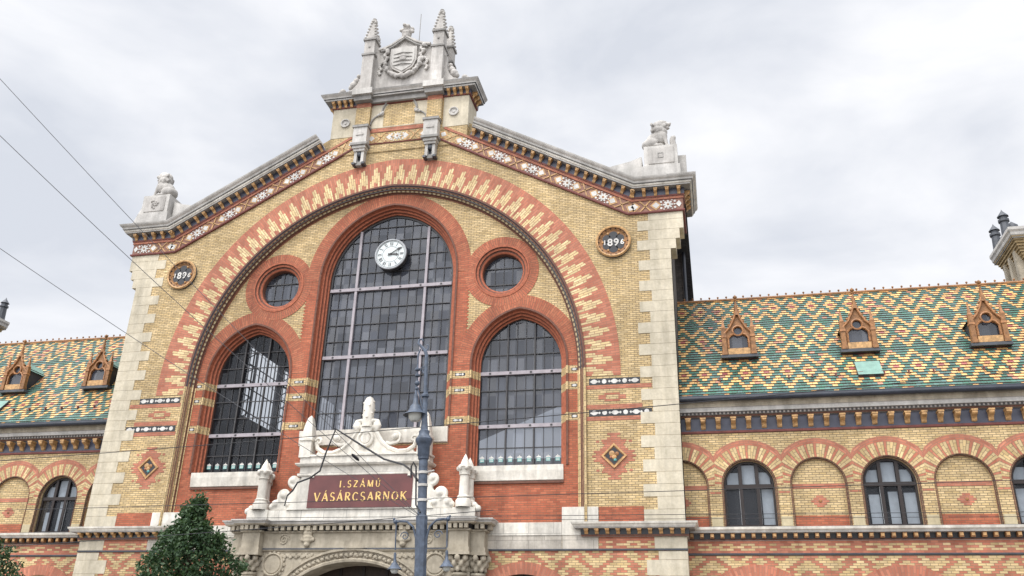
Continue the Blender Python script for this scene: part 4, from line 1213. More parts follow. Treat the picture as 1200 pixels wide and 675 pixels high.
# ---- sign
sg = empty('sign_panel', (0, -.62, 8.35)); tag(sg, 'maroon panel with gold lettering set above the stone portal', 'sign')
fr = FR((0, 0, 0), (1, 0, 0), (0, 0, 1))
mb = MB(); mb.prism(rect(-2.48, 2.5, .03, 1.53), 'maroon', -.03, .04, fr); mb.build('panel', sg)
G = {  # strokes on a unit cell: (x0,y0,x1,y1,weight) and arcs
 'I': (.30, [('l', .15, 0, .15, 1, 1)]),
 '.': (.22, [('l', .1, .0, .1, .16, 1)]),
 'V': (.78, [('l', .06, 1, .39, 0, 1), ('l', .39, 0, .72, 1, .5)]),
 'A': (.78, [('l', .06, 0, .39, 1, .5), ('l', .39, 1, .72, 0, 1), ('l', .2, .34, .6, .34, .5)]),
 'S': (.60, [('a', .30, .75, .22, .25, 30, 270, .8), ('a', .30, .25, .24, .25, 90, -150, 1)]),
 'Z': (.66, [('l', .06, .95, .6, .95, .5), ('l', .6, .97, .06, .03, 1), ('l', .06, .05, .6, .05, .5)]),
 'M': (.92, [('l', .10, 0, .10, 1, .5), ('l', .10, 1, .46, .05, 1), ('l', .46, .05, .80, 1, .5), ('l', .80, 1, .80, 0, 1)]),
 'U': (.72, [('l', .12, 1, .12, .3, 1), ('a', .36, .3, .24, .28, 180, 360, .7), ('l', .60, .3, .60, 1, .5)]),
 'R': (.70, [('l', .12, 0, .12, 1, 1), ('a', .32, .75, .26, .24, 90, -90, .9), ('l', .12, .98, .34, .98, .5), ('l', .12, .5, .34, .5, .5), ('l', .32, .5, .66, 0, 1)]),
 'C': (.76, [('a', .40, .5, .32, .47, 40, 320, .9)]),
 'N': (.80, [('l', .10, 0, .10, 1, .5), ('l', .10, 1, .68, 0, 1), ('l', .68, 0, .68, 1, .5)]),
 'O': (.84, [('a', .42, .5, .34, .47, 0, 360, .9)]),
 'K': (.74, [('l', .12, 0, .12, 1, 1), ('l', .12, .42, .64, 1, .5), ('l', .28, .58, .70, 0, 1)]),
}
ACC = {'Á': 'A', 'Ú': 'U'}
def letters(txt, x0, x1, zb_, h):
    cells = [G[ACC.get(c, c)][0] if c != ' ' else .25 for c in txt]
    gap = ((x1-x0)/h-sum(cells))/(len(txt)-1); x = x0
    dd = .0
    for c, w in zip(txt, cells):
        if c != ' ':
            mb = MB(); W = .15*h; dz = .04
            for st in G[ACC.get(c, c)][1]:
                dz += .0012
                if st[0] == 'l':
                    _, a, b, p, q, wt = st; stroke(mb, (x+a*h, zb_+b*h), (x+p*h, zb_+q*h), W*wt+.012, 'gold', .035, dz+.016, fr)
                    for (ea, eb) in ((a, b), (p, q)):
                        if eb in (0, 1) and c not in 'Z.': mb.prism(rect(x+ea*h-.10*h, x+ea*h+.10*h, zb_+eb*h-(.0 if eb == 0 else .055*h), zb_+eb*h+(.055*h if eb == 0 else 0)), 'gold', .035, dz+.0165, fr)
                else:
                    _, cxx, czz, rx, rz, a0, a1, wt = st
                    P = [(x+(cxx+rx*math.cos(R_(a0+(a1-a0)*i/14)))*h, zb_+(czz+rz*math.sin(R_(a0+(a1-a0)*i/14)))*h) for i in range(15)]
                    for i in range(14):
                        t = abs(math.cos(R_(a0+(a1-a0)*(i+.5)/14)))
                        stroke(mb, P[i], P[i+1], W*wt*(.45+.55*t)+.01, 'gold', .035, dz+.016+.0003*(i % 2), fr)
            if c in ACC: stroke(mb, (x+w*h*.45, zb_+1.10*h), (x+w*h*.62, zb_+1.28*h), W*.6, 'gold', .035, .056, fr)
            mb.build('letter', sg)
        x += (w+gap)*h
letters('I.SZÁMÚ', -.98, .98, .93, .30)
letters('VÁSÁRCSARNOK', -2.16, 2.26, .32, .38)
for s in (-1, 1):
    mb = MB(); mb.box(s*2.26, s*2.42, -.10, .02, 1.40, 1.60, 'white'); mb.build('corner_block', sg)

# ---- side wings
YW = 1.0
HP = 1.4175
def wing(s):
    root = empty('wing_wall', (0, 0, 0)); root.parent = hall
    A0 = 9.38
    mb = MB()
    for k in range(6):
        cx = s*(14.25+2.835*k)
        A = Arch(cx, A0, 0.)
        hole = A.secs(1.10, 7.66, 12)
        mb.prism(rect(cx-HP, cx+HP, 7.6, 11.75), 'yellow', 0, 0, front(YW), holes=[hole])
    mb.prism(rect(min(s*14.3, s*31.2), max(s*14.3, s*31.2), 0, 6.5), 'diaper', 0, 0, front(YW), holes=[[(s*(14.25+2.835*k)+2.3, .9)]+[(s*(14.25+2.835*k)+2.3*math.cos(PI*i/16), 3.35+2.3*math.sin(PI*i/16)) for i in range(17)]+[(s*(14.25+2.835*k)-2.3, .9)] for k in (1, 3, 5) if True] if False else [])
    mb.box(s*14.3, s*31.2, YW+.002, YW+.5, 6.5, 7.6, 'dash')
    mb.box(s*14.36, s*31.2, YW-.012, YW+.0, 6.56, 7.08, 'dash')
    mb.build('wall_face', root)
    for k in range(6):
        cx = s*(14.25+2.835*k); A = Arch(cx, A0, 0.)
        win = bool(k % 2)
        # striped arch ring with a thin red outer band, clipped at the valleys
        ra = empty('arcade_arch', (0, 0, 0)); ra.parent = hall
        mb = MB(); n = 26
        def rad(a, r): return min(r, HP*.999/max(1e-6, abs(math.cos(a))))
        for (r0, r1, m, d) in ((1.14, 1.72, 'wingring', .016), (1.72, 1.96, 'redpale', .02)):
            secs = []; us = []
            for i in range(n+1):
                a = PI*i/n
                if r1 > 1.7:
                    lo, hi = rad(a, r0), rad(a, r1)
                else: lo, hi = r0, rad(a, r1)
                if hi < lo: hi = lo
                secs.append([Vector((cx+lo*math.cos(a), YW-d, A0+lo*math.sin(a))), Vector((cx+hi*math.cos(a), YW-d, A0+hi*math.sin(a)))]); us.append(1.4*a+.07)
            mb.sweep(secs, m, us, [0, r1-r0])
        mb.build('voussoirs', ra)
        mb = MB()
        A.sweep(mb, [(1.15, YW), (1.15, YW-.03), (1.12, YW-.03), (1.10, YW+.04), (1.06, YW+.05), (1.05, YW+.34)], ['redmould2', 'redmould2', 'black', 'redmould2', 'yellow'], 7.66, 14); mb.build('archivolt', ra)
        for e in (-1, 1):
            mb = MB()
            x0, x1 = sorted((cx+e*1.19, cx+e*HP)); mb.prism(rect(x0, x1, 8.95, A0-.02), 'pierstripe', -.002, .014, front(YW)); mb.build('pier', ra)
            mb = MB(); mb.box(x0+.0, x1, YW-.03, YW, 7.66, 8.06, 'piersill')
            mb.build('pier_base', ra)
        if win:
            w = empty('arched_window', (0, 0, 0)); w.parent = hall
            yg = YW+.26
            mb = MB(); fq = front(yg+.02)
            mb.prism(A.secs(1.07, 7.66, 12), 'glassclear', 0, 0, fq); mb.build('pane', w)
            mb = MB()
            A.sweep(mb, [(1.06, yg+.02), (1.06, yg-.06), (.96, yg-.06), (.96, yg+.02)], 'brownframe', 7.66, 12)
            mb.box(cx-1.0, cx+1.0, yg-.08, yg+.01, A0-.10, A0+.06, 'brownframe')
            for dx in (-.34, .36):
                mb.box(cx+dx-.07, cx+dx+.07, yg-.075, yg+.012, 7.66, A0+math.sqrt(1.02**2-dx*dx), 'brownframe')
            mb.box(cx-1.0, cx+1.0, yg-.07, yg+.011, 7.66, 7.74, 'brownframe')
            mb.build('frame', w)
            mb = MB()
            rr = random.Random(k*5+(s > 0))
            for (xa, xb, za, zb2) in ((-.9, -.42, A0+.10, A0+.60), (-.26, .28, A0+.10, A0+.92), (.44, .9, A0+.10, A0+.60)):
                mb.prism(rect(cx+xa, cx+xb, za, zb2), 'curtain_reflect', 0, 0, front(yg+.09))  # upper pale sheets paint the reflection in the panes; lower ones are curtains
            for (xa, xb) in ((-.98, -.44), (-.26, .28), (.44, .98)):
                if rr.random() < .75: mb.prism(rect(cx+xa+rr.uniform(.0, .25), cx+xb, 7.7, A0-.12-rr.uniform(0, .7)), 'curtain_reflect', 0, 0, front(yg+.12+.01*rr.random()))
            mb.build('blind_and_reflection', w)
            mb = MB(); mb.box(cx-1.05, cx+1.05, yg+.5, yg+.52, 7.6, 10.6, 'dark'); mb.build('dark_room', w)
            mb = MB()
            for dx in (-.40, .42): mb.box(cx+dx-.018, cx+dx+.018, yg-.02, yg+.014, 7.74, A0-.1, 'curtain_reflect')
            mb.build('casement_edge', w)
        else:
            mb = MB(); yb = YW+.14
            mb.prism(A.secs(1.08, 7.66, 12), 'yellow', 0, 0, front(yb)); mb.build('blind_panel', ra)
            mb = MB(); mb.prism(rect(cx-1.07, cx+1.07, 9.22, 9.42), 'redpale', -.01, .008, front(yb)); mb.prism(rect(cx-1.07, cx+1.07, 7.66, 8.10), 'red', -.01, .008, front(yb))
            for kk, w_ in ((0, .36), (1, .26), (2, .15)):
                for sg_ in ((1, -1) if kk else (1,)): mb.prism(rect(cx-w_, cx+w_, 8.69+sg_*kk*.098-.049, 8.69+sg_*kk*.098+.049), 'redpale', -.01, .008, front(yb))
            mb.ball((cx, yb-.01, 8.69), (.07, .03, .07), 'ochre_dark', 5)
            mb.build('brick_inlay', ra)
    # string course
    a, b = sorted((14.36*s, 31.2*s))
    sc_ = empty('string_course', (0, 0, 0)); sc_.parent = hall
    mb = MB()
    f = straight(a, b, YW)
    mb.sweep(f([(0, 7.06), (.05, 7.08), (.08, 7.12), (.10, 7.34), (.32, 7.36), (.36, 7.44), (.42, 7.48), (.44, 7.58), (0, 7.66)]), ['corn', 'redmould2', 'black', 'corn2', 'corn', 'white', 'white', 'lead']); mb.build('ledge', sc_)
    mb = MB(); n = int((b-a)/.42)
    for i in range(n):
        x = a+.2+i*.42
        if (s > 0 and x > 29) or (s < 0 and x < -21.5): continue
        put_bracket(BRK_D, (x, YW-.09, 7.15), sc_, 'dentil')
    mb = MB(); mb.sweep(f([(0, 6.48), (.05, 6.50), (.06, 6.55), (0, 6.58)]), 'lead'); mb.build('drip_moulding', sc_)
    # cornice
    co = empty('wing_cornice', (0, 0, 0)); co.parent = hall
    mb = MB()
    mb.sweep(f([(0, 11.66), (.06, 11.68), (.07, 11.76), (.03, 11.78), (.03, 12.36), (.16, 12.38), (.18, 12.44), (.26, 12.46), (.27, 12.55), (.34, 12.57), (.36, 12.74), (.42, 12.76), (.46, 12.90), (.52, 12.92), (.52, 13.0), (.2, 13.02)]),
             ['redline', 'redline', 'redline', 'panelblue', 'corn2', 'redmould2', 'corn2', 'dentil', 'corn2', 'corn', 'corn', 'tan', 'tan', 'tan', 'lead']); mb.build('cornice', co)
    mb = MB()
    gp = [Vector((a, YW-.62+.0, 13.02)), Vector((b, YW-.62, 13.02))]
    mb.tube([(a, YW-.66, 13.08), (b, YW-.66, 13.08)], .13, 'gutter', 10); mb.box(a, b, YW-.78, YW-.5, 13.13, 13.20, 'gutter'); mb.build('gutter', co, True)
    n = 23 if s > 0 else 11
    for i in range(n):
        x = s*(14.68+i*.65)
        put_bracket(BRK_W, (x, YW-.03, 11.84), co)
    # roof
    ro = empty('wing_roof', (0, 0, 0)); ro.parent = hall
    mb = MB()
    y0, z0, y1, z1 = .34, 13.14, 6., 20.08
    Ls = math.hypot(y1-y0, z1-z0)
    xa, xb = 14.37*s, 31.3*s
    RH = 3.0/14; nr = int(Ls/RH)+1
    dx_ = Vector((0, y1-y0, z1-z0)).normalized(); nn = Vector((0, -dx_.z, dx_.y))
    for i in range(nr):      # every course of tiles overlaps the one below it
        v0, v1 = i*RH, min((i+1)*RH, Ls)
        A_, B_ = Vector((0, y0, z0))+dx_*v0+nn*.040, Vector((0, y0, z0))+dx_*v1+nn*.0
        C_ = Vector((0, y0, z0))+dx_*v0-nn*.01
        X_ = lambda p, x: (x, p.y, p.z)
        mb.face([X_(A_, xa), X_(A_, xb), X_(B_, xb), X_(B_, xa)], 'rooftile', [(abs(xa), v0+.001), (abs(xb), v0+.001), (abs(xb), v1-.001), (abs(xa), v1-.001)])
        mb.face([X_(C_, xa), X_(C_, xb), X_(A_, xb), X_(A_, xa)], 'redline')  # dark riser colour paints the shadow line under each tile course
    mb.face([(xa, y1, z1), (xb, y1, z1), (xb, 11.4, 13.2), (xa, 11.4, 13.2)], 'roofplain')
    mb.face([(xb, .5, 13.1), (xb, 11.4, 13.1), (xb, y1, z1)], 'yellow_far')
    mb.box(xa, xb, 1.5, 11.2, 13.0, 13.05, 'dark'); mb.box(xa, xb, 11.0, 11.2, 0, 13.2, 'yellow_far')
    mb.build('tile_field', ro)
    mb = MB(); mb.tube([(xa, y1, z1+.03), (xb, y1, z1+.03)], .09, 'ochre_dark', 8); mb.build('ridge_cap', ro, True)
    mb = MB()
    for i in range(39):
        x = s*(14.75+i*.435)
        mb.tube([(x, y1, z1+.1), (x, y1, z1+.17)], .02, 'ochre_dark', 4); mb.ball((x, y1, z1+.20), .055, 'ochre_dark', 5)
    mb.build('ridge_knobs', ro)
    for i in range(16):
        x = s*(15.2+i*1.0); t = .14
        if s < 0 and i > 7: break
        put_bracket(SNOW, (x, y0+(y1-y0)*t, z0+(z1-z0)*t), ro, 'snow_guard')
    slope = (z1-z0)/(y1-y0)
    zr = lambda y: z0+(y-y0)*slope
    # skylight hatch
    mb = MB(); cx = 22.62*s
    nrm = Vector((0, -slope, 1)).normalized()
    q = [Vector((cx+a_*.52, y, zr(y)))+nrm*.16 for a_, y in ((-1, 1.02), (1, 1.02), (1, 1.68), (-1, 1.68))]
    q2 = [p-nrm*.2 for p in q]
    mb.face(q, 'copper')
    for i in range(4): mb.face([q2[i], q2[(i+1) % 4], q[(i+1) % 4], q[i]], 'gutter')
    mb.build('roof_hatch', ro)
    # dormers
    for cx in (17.2, 22.52, 27.98):
        cx *= s
        d = empty('dormer', (0, 0, 0)); d.parent = hall
        yf = 2.02; zb0 = 15.62
        mb = MB()
        yb1, yb2 = 3.0, 3.6
        for e in (-1, 1):    # cheeks
            mb.face([(cx+e*.62, yf+.1, zb0-.2), (cx+e*.62, yf+.1, 16.95), (cx+e*.62, 3.46, 16.95), (cx+e*.62, 2.2, 15.45)], 'gutter')
            mb.face([(cx+e*.72, yf+.12, 16.82), (cx, yf+.12, 17.45), (cx, 4.1, 17.45), (cx+e*.72, 3.6, 16.82)], 'copper')
        mb.build('dormer_roof', d)
        mb = MB(); ff = front(yf)
        hole = [(cx-.44, 15.98), (cx+.44, 15.98), (cx+.44, 16.42)]+[(cx+.44*math.cos(PI*i/8), 16.42+.22*math.sin(PI*i/8)) for i in range(1, 4)]+[(cx+.16, 16.66)]+[(cx+.2*math.cos(a), 16.82+.2*math.sin(a)) for a in [-PI/4+1.5*PI*i/8 for i in range(9)]]+[(cx-.16, 16.66)]+[(cx+.44*math.cos(PI*i/8), 16.42+.22*math.sin(PI*i/8)) for i in range(5, 8)]+[(cx-.44, 16.42)]
        mb.prism([(cx-.62, 15.62), (cx+.62, 15.62), (cx+.62, 16.75), (cx+.34, 17.02), (cx+.16, 17.35), (cx, 17.75), (cx-.16, 17.35), (cx-.34, 17.02), (cx-.62, 16.75)], 'ochre_dark', -.12, .0, ff, holes=[hole])
        # raised gable edge
        for e in (-1, 1):
            mb.tube([(cx+e*.66, yf-.05, 16.70), (cx+e*.38, yf-.05, 17.0), (cx+e*.18, yf-.05, 17.38), (cx, yf-.05, 17.85)], .06, 'rust', 6)
            for (a_, z) in ((.55, 16.9), (.40, 17.1), (.28, 17.3), (.18, 17.55)): mb.ball((cx+e*a_, yf-.06, z), .065, 'ochre_dark', 4)
            mb.tube([(cx+e*.46, yf-.04, 15.98), (cx+e*.46, yf-.04, 16.45), (cx+e*.34, yf-.04, 16.62), (cx+e*.22, yf-.04, 16.68)], .045, 'rust', 5)
        mb.tube([(cx+.24*math.cos(2*PI*i/14), yf-.04, 16.83+.24*math.sin(2*PI*i/14)) for i in range(15)], .045, 'rust', 5)
        mb.build('dormer_front', d)
        mb = MB(); mb.box(cx-.5, cx+.5, yf-.07, yf+.05, 15.66, 15.95, 'ochre'); mb.box(cx-.85, cx+.85, yf-.10, yf+.3, 15.50, 15.64, 'lead'); mb.build('sill', d)
        mb = MB(); mb.prism(rect(cx-.5, cx+.5, 15.95, 17.05), 'glass', 0, 0, front(yf+.08)); mb.box(cx-.5, cx+.5, yf+.4, yf+.42, 15.9, 17.0, 'dark'); mb.build('pane', d)
        for e in (-1, 1):
            mb = MB(); x = cx+e*.66
            mb.box(x-.10, x+.10, yf-.10, yf+.12, 15.64, 16.95, 'ochre_dark'); mb.box(x-.12, x+.12, yf-.13, yf+.14, 16.5, 16.6, 'rust'); mb.box(x-.13, x+.13, yf-.13, yf+.14, 15.64, 15.8, 'ochre_dark')
            mb.ngonlathe(x, yf, [(.13, 16.95), (.15, 17.0), (.10, 17.05), (.03, 17.5), (.06, 17.54), (.0, 17.62)], 'rust', 4, PI/4); mb.build('pinnacle', d)
        mb = MB()
        mb.ngonlathe(cx, yf-.02, [(.13, 17.6), (.10, 17.8), (.04, 18.35), (.08, 18.4), (.03, 18.46), (.10, 18.52), (.10, 18.58), (.0, 18.68)], 'ochre_dark', 6)
        for z in (17.75, 17.92, 18.1):
            for e in (-1, 1): mb.ball((cx+e*(.11-(z-17.75)*.15), yf-.02, z), .04, 'ochre_dark', 4)
        mb.build('finial', d)
    # corner tower at the far end
    tw = empty('corner_tower', (0, 0, 0)); tw.parent = hall
    x0, x1, ya, yb = 31.0, 36.0, 5.66, 9.13
    mb = MB()
    mb.box(s*(x0+.75), s*(x1-.75), ya+.75, yb-.55, 0, 21.3, 'yellow_far')
    for i in range(10):
        t = .75-.068*i; mb.box(s*(x0+t), s*(x1-t), ya+t, yb-t*.75, 21.3+i*.14, 21.45+i*.14, 'yellow_far')
    for i in range(3): mb.box(s*(x0+.35+.0), s*(x0+.95), ya+.9+i*.85, ya+1.2+i*.85, 20.0, 22.3, 'tan')
    mb.build('tower_body', tw)
    mb = MB(); P = [((s*x0+s*.15, yb, 0), (-s, 0, 0), UP), ((s*x0+s*.15, ya+.15, 0), (-s, -1, 0), UP), ((s*x1, ya+.15, 0), (0, -1, 0), UP)]
    mb.sweep(cornice_path(P)([(0, 22.6), (.06, 22.65), (.08, 22.8), (.15, 22.9), (.15, 23.05), (-.3, 23.15)]), ['corn', 'corn', 'corn', 'corn', 'lead'])
    mb.box(s*(x0+.16), s*x1, ya+.16, yb, 22.5, 23.05, 'corn2'); mb.build('tower_cornice', tw)
    for (xx, yy, hh) in ((31.35, 7.0, .0), (31.35, 8.62, .0)):
        mb = MB(); x = s*xx; hh = 24.15 if xx > 31.5 else 24.3
        if xx > 31.5: continue
        mb.ngonlathe(x, yy, [(.28, 23.0), (.25, 23.2), (.21, hh-.35), (.28, hh-.30), (.28, hh-.18), (.2, hh-.15), (.2, hh-.02), (.29, hh), (.05, hh+.32), (.0, hh+.45)], 'lead', 8)
        mb.ngonlathe(x+s*.4, yy+.2, [(.25, 23.0), (.22, hh-.7), (.32, hh-.65), (.3, hh-.5), (.0, hh-.2)], 'lead', 8)
        mb.build('chimney', tw)
_d = MB(); _d.box(-.08, .08, -.18, 0, 0, .20, 'ochre_dark'); _d.box(-.06, .06, -.21, -.17, .05, .16, 'ochre'); BRK_D = _d.mesh('dentil')
_d = MB(); _d.box(-.03, .03, -.10, 0, -.02, .13, 'redline'); _d.box(-.12, .12, -.11, -.08, .10, .14, 'redline'); SNOW = _d.mesh('snow_guard')
BRK_W = bracket_mesh(.20, .46, .36)
wing(1); wing(-1)
for s in (-1, 1):
    for k in (1, 3, 5): low_arch(s*(14.25+2.835*k), YW-.03, hall)

# ------------------------------------------------------------------ ground
def sheet(name, x0, x1, y0, y1, z, m):
    mb = MB(); mb.face([(x0, y0, z), (x1, y0, z), (x1, y1, z), (x0, y1, z)], m); return tag(mb.build(name), kind='structure')
sheet('ground', -600, 600, -600, 600, -.14, 'paving')
sheet('road', -200, 200, -27, -9.5, -.13, 'asphalt')
mb = MB(); mb.box(-60, 60, -9.35, 70, -.135, 0, 'paving'); tag(mb.build('pavement'), kind='structure')
mb = MB(); mb.box(-60, 60, -9.5, -9.352, -.135, .004, 'kerbstone'); tag(mb.build('kerb'), kind='structure')
mb = MB(); mb.box(-60, 60, -50, -27.15, -.135, 0, 'paving'); tag(mb.build('pavement'), kind='structure')
mb = MB(); mb.box(-60, 60, -27.148, -27, -.135, .004, 'kerbstone'); tag(mb.build('kerb'), kind='structure')
mb = MB()
for i in range(30): mb.face([(-60+i*4, -18.3, -.125), (-58+i*4, -18.3, -.125), (-58+i*4, -18.18, -.125), (-60+i*4, -18.18, -.125)], 'paint')
tag(mb.build('road_marking'), kind='structure')

# ------------------------------------------------------------------ street lamp
lamp = empty('street_lamp', (9.08, -18., 0)); tag(lamp, 'blue grey cast iron street lamp with scrolled top and hanging bell lanterns before the portal', 'street lamp')
lamp.rotation_euler = (0, R_(-2.3), 0)
mb = MB()
mb.ngonlathe(0, 0, [(.34, 0), (.34, .3), (.26, .42), (.24, .9), (.28, .95), (.28, 1.05), (.18, 1.15), (.15, 2.2), (.14, 4.9), (.145, 5.02), (.11, 5.06)], 'lamppaint', 8)
mb.lathe(0, 0, [(.11, 5.05), (.105, 6.35), (.13, 6.38), (.13, 6.44), (.145, 6.46), (.15, 6.70), (.17, 6.73), (.20, 6.80), (.21, 6.86), (.16, 6.92), (.13, 6.98), (.13, 7.06), (.09, 7.10), (.075, 7.3)], 'lamppaint', 16)
mb.lathe(0, 0, [(.075, 7.3), (.06, 7.9), (.10, 7.93), (.10, 7.98), (.05, 8.02), (.045, 8.95), (.03, 9.1)], 'lamppaint', 10); mb.build('pole', lamp, True)
mb = MB()
for z in (6.05, 5.75, 5.40): mb.lathe(0, 0, [(.105, z-.03), (.125, z-.03), (.125, z+.03), (.105, z+.03)], 'corn', 12)
for z in (6.05, 5.40): mb.tube([(.1, -.05, z), (.30, -.08, z+.02)], .02, 'corn', 5)
mb.build('clamp', lamp)
mb = MB()
pts = [(.0, 0, 8.85), (.01, 0, 9.0), (-.04, 0, 9.15), (-.14, 0, 9.27), (-.22, 0, 9.36), (-.20, 0, 9.46), (-.12, 0, 9.47), (-.10, 0, 9.40)]
mb.tube(pts, [.045, .045, .045, .04, .035, .03, .025, .02], 'lamppaint', 7)
mb.tube([(-.03, 0, 9.12), (.04, 0, 9.2), (.05, 0, 9.28), (.0, 0, 9.30)], .02, 'lamppaint', 5)
mb.tube([(-.22, 0, 8.30), (-.22, 0, 9.05), (-.16, 0, 9.2)], .022, 'lamppaint', 6)
for z in (8.50, 8.66): mb.lathe(-.22, 0, [(.02, z-.05), (.07, z-.02), (.07, z+.02), (.02, z+.05)], 'lamppaint', 8)
mb.ball((-.22, 0, 8.30), .07, 'lamppaint', 6); mb.ball((-.22, 0, 8.16), .05, 'lamppaint', 6)
mb.tube([(-.2, 0, 8.14), (-.14, 0, 7.95), (-.05, 0, 7.6), (0, 0, 7.4)], .02, 'lamppaint', 6)
mb.tube([(-.05-.1*(1-i/16)*math.cos(i*.6), 0, 8.62+.12*(1-i/16)*math.sin(i*.6)) for i in range(14)], .02, 'lamppaint', 5)
mb.tube([(.02, 0, 8.3), (.05, 0, 8.0), (.05, 0, 7.7), (0, 0, 7.5)], .018, 'lamppaint', 5)
mb.build('scroll_arm', lamp, True)
def bell(x, z, r, par, nm='lantern'):
    """bell lantern; z is the rim"""
    mb = MB()
    mb.lathe(x, 0, [(.022, z+r*2.2), (.035, z+r*1.9), (r*.18, z+r*1.6), (r*.22, z+r*1.0), (r*.46, z+r*.72), (r*.50, z+r*.50), (r*.72, z+r*.22), (r*1.0, z+r*.02), (r*1.02, z), (r*.92, z+.01), (r*.5, z+.10)], 'lamppaint', 18)
    o = mb.build(nm, par, True)
    mb = MB(); mb.lathe(x, 0, [(r*.60, z+.03), (r*.55, z-r*.22), (r*.36, z-r*.48), (0, z-r*.58)], 'lampglass', 14)
    mb.build('glass', o, True)
    return o
bell(-.24, 7.48, .30, lamp)
mb = MB(); mb.tube([(-.24, 0, 8.25), (-.24, 0, 8.13)], .03, 'lamppaint', 6); mb.build('hanger', lamp)
for s in (-1, 1):
    mb = MB()
    mb.tube([(s*.12, 0, 4.2), (s*.13, 0, 4.55), (s*.20, 0, 4.80), (s*.36, 0, 4.93), (s*.54, 0, 4.95), (s*.63, 0, 4.92)], .026, 'lamppaint', 6)
    mb.tube([(s*(.40+.11*(1-i/18)*math.cos(i*.6)), 0, 4.60+.11*(1-i/18)*math.sin(i*.6)) for i in range(16)], .013, 'lamppaint', 5)
    mb.ball((s*.64, 0, 4.94), .055, 'lamppaint', 6); mb.ball((s*.68, 0, 5.0), .03, 'lamppaint', 5)
    mb.tube([(s*.62, 0, 4.92), (s*.62, 0, 4.30)], .018, 'lamppaint', 5); mb.build('arm', lamp, True)
    bell(s*.62, 3.87, .17, lamp)
mb = MB(); mb.tube([(.0, -.13, 5.1), (-.14, -.05, 5.3), (-.17, 0, 5.9), (-.18, 0, 6.2), (-.25, 0, 6.32), (-.30, 0, 6.22), (-.30, 0, 5.95)], .022, 'cable', 6); mb.build('cable', lamp, True)

# ------------------------------------------------------------------ wires
def wire(name, label, p, q, sag, r, mat='wire', cat='overhead wire', group='tram wires over the street', n=16, extra=None):
    p, q = Vector(p), Vector(q); mb = MB()
    mb.tube([p.lerp(q, i/n)-Vector((0, 0, sag*4*(i/n)*(1-i/n))) for i in range(n+1)], r, mat, 5)
    o = mb.build(name, None, True); tag(o, label, cat, group)
    return o
LP = (8.93, -18, 4.95)
def toward(px, k):   # extend a line beyond the frame edge
    a, b = Vector(px), Vector(LP); return a+(a-b)*k
W1 = wire('span_wire', 'steepest thin span wire slanting past the year medallion down to the lamp post', toward((2.43, -26.4, 12.17), .1), LP, .12, .0065)
W2 = wire('span_wire', 'thin span wire with a dark insulator slanting down to the lamp post', toward((3.52, -27., 10.33), .1), LP, .15, .0065)
mb = MB(); pp = Vector((3.52, -27., 10.33)).lerp(Vector(LP), .80); dd = (Vector(LP)-Vector((3.52, -27., 10.33))).normalized()
mb.tube([pp-dd*.12, pp-dd*.07, pp+dd*.07, pp+dd*.12], [.012, .035, .035, .012], 'cable', 6); mb.build('insulator', W2, True)
W3 = wire('span_wire', 'flattest thin span wire slanting over the shorter tiled roof to the lamp post', toward((2.66, -25.5, 8.88), .1), LP, .12, .0065)
def hw(label, p, q, sag, r, nm='contact_wire', mat='cable'):
    p, q = Vector(p), Vector(q); d = (q-p)*.25; return wire(nm, label, p-d, q+d, sag, r, mat)
hw('dark wire rising across the great windows and the longer tiled roof', (-6.98, -14, 7.77), (23.6, -14, 9.36), .25, .012)
hw('straight dark wire crossing the gold sign lettering and the wing windows', (-6.46, -14, 6.07), (23.05, -14, 6.44), .05, .010)
hw('thinner wire just above the block string course, upper of a close pair', (6.0, -14, 5.70), (22.9, -14, 5.64), .0, .008)
hw('thinnest wire just above the wing string course, lower of a close pair', (6.0, -13.2, 5.72), (23.1, -13.2, 5.66), .0, .007)
hw('wire climbing along the portal cornice towards the lamp post', (-6.1, -14, 4.95), (6.46, -14, 5.67), .05, .010)
mb = MB()
fd = [(3.35, -14, 6.35), (3.50, -14, 6.49), (3.62, -14, 6.72), (4.0, -14, 6.85), (4.29, -14, 7.05), (4.42, -14, 7.6), (4.65, -14, 8.30), (5.42, -14, 7.84), (6.26, -14, 7.35), (7.06, -14.5, 7.06), (7.6, -15.5, 6.7), (8.72, -17.98, 5.86)]
mb.tube(fd, .028, 'cable', 6); mb.tube([(3.35, -14, 6.35), (3.3, -14, 6.05)], .02, 'cable', 5)
o = mb.build('feeder_cable', None, True); tag(o, 'thick black feeder cable hanging in a peak above the sign', 'cable', 'tram wires over the street')

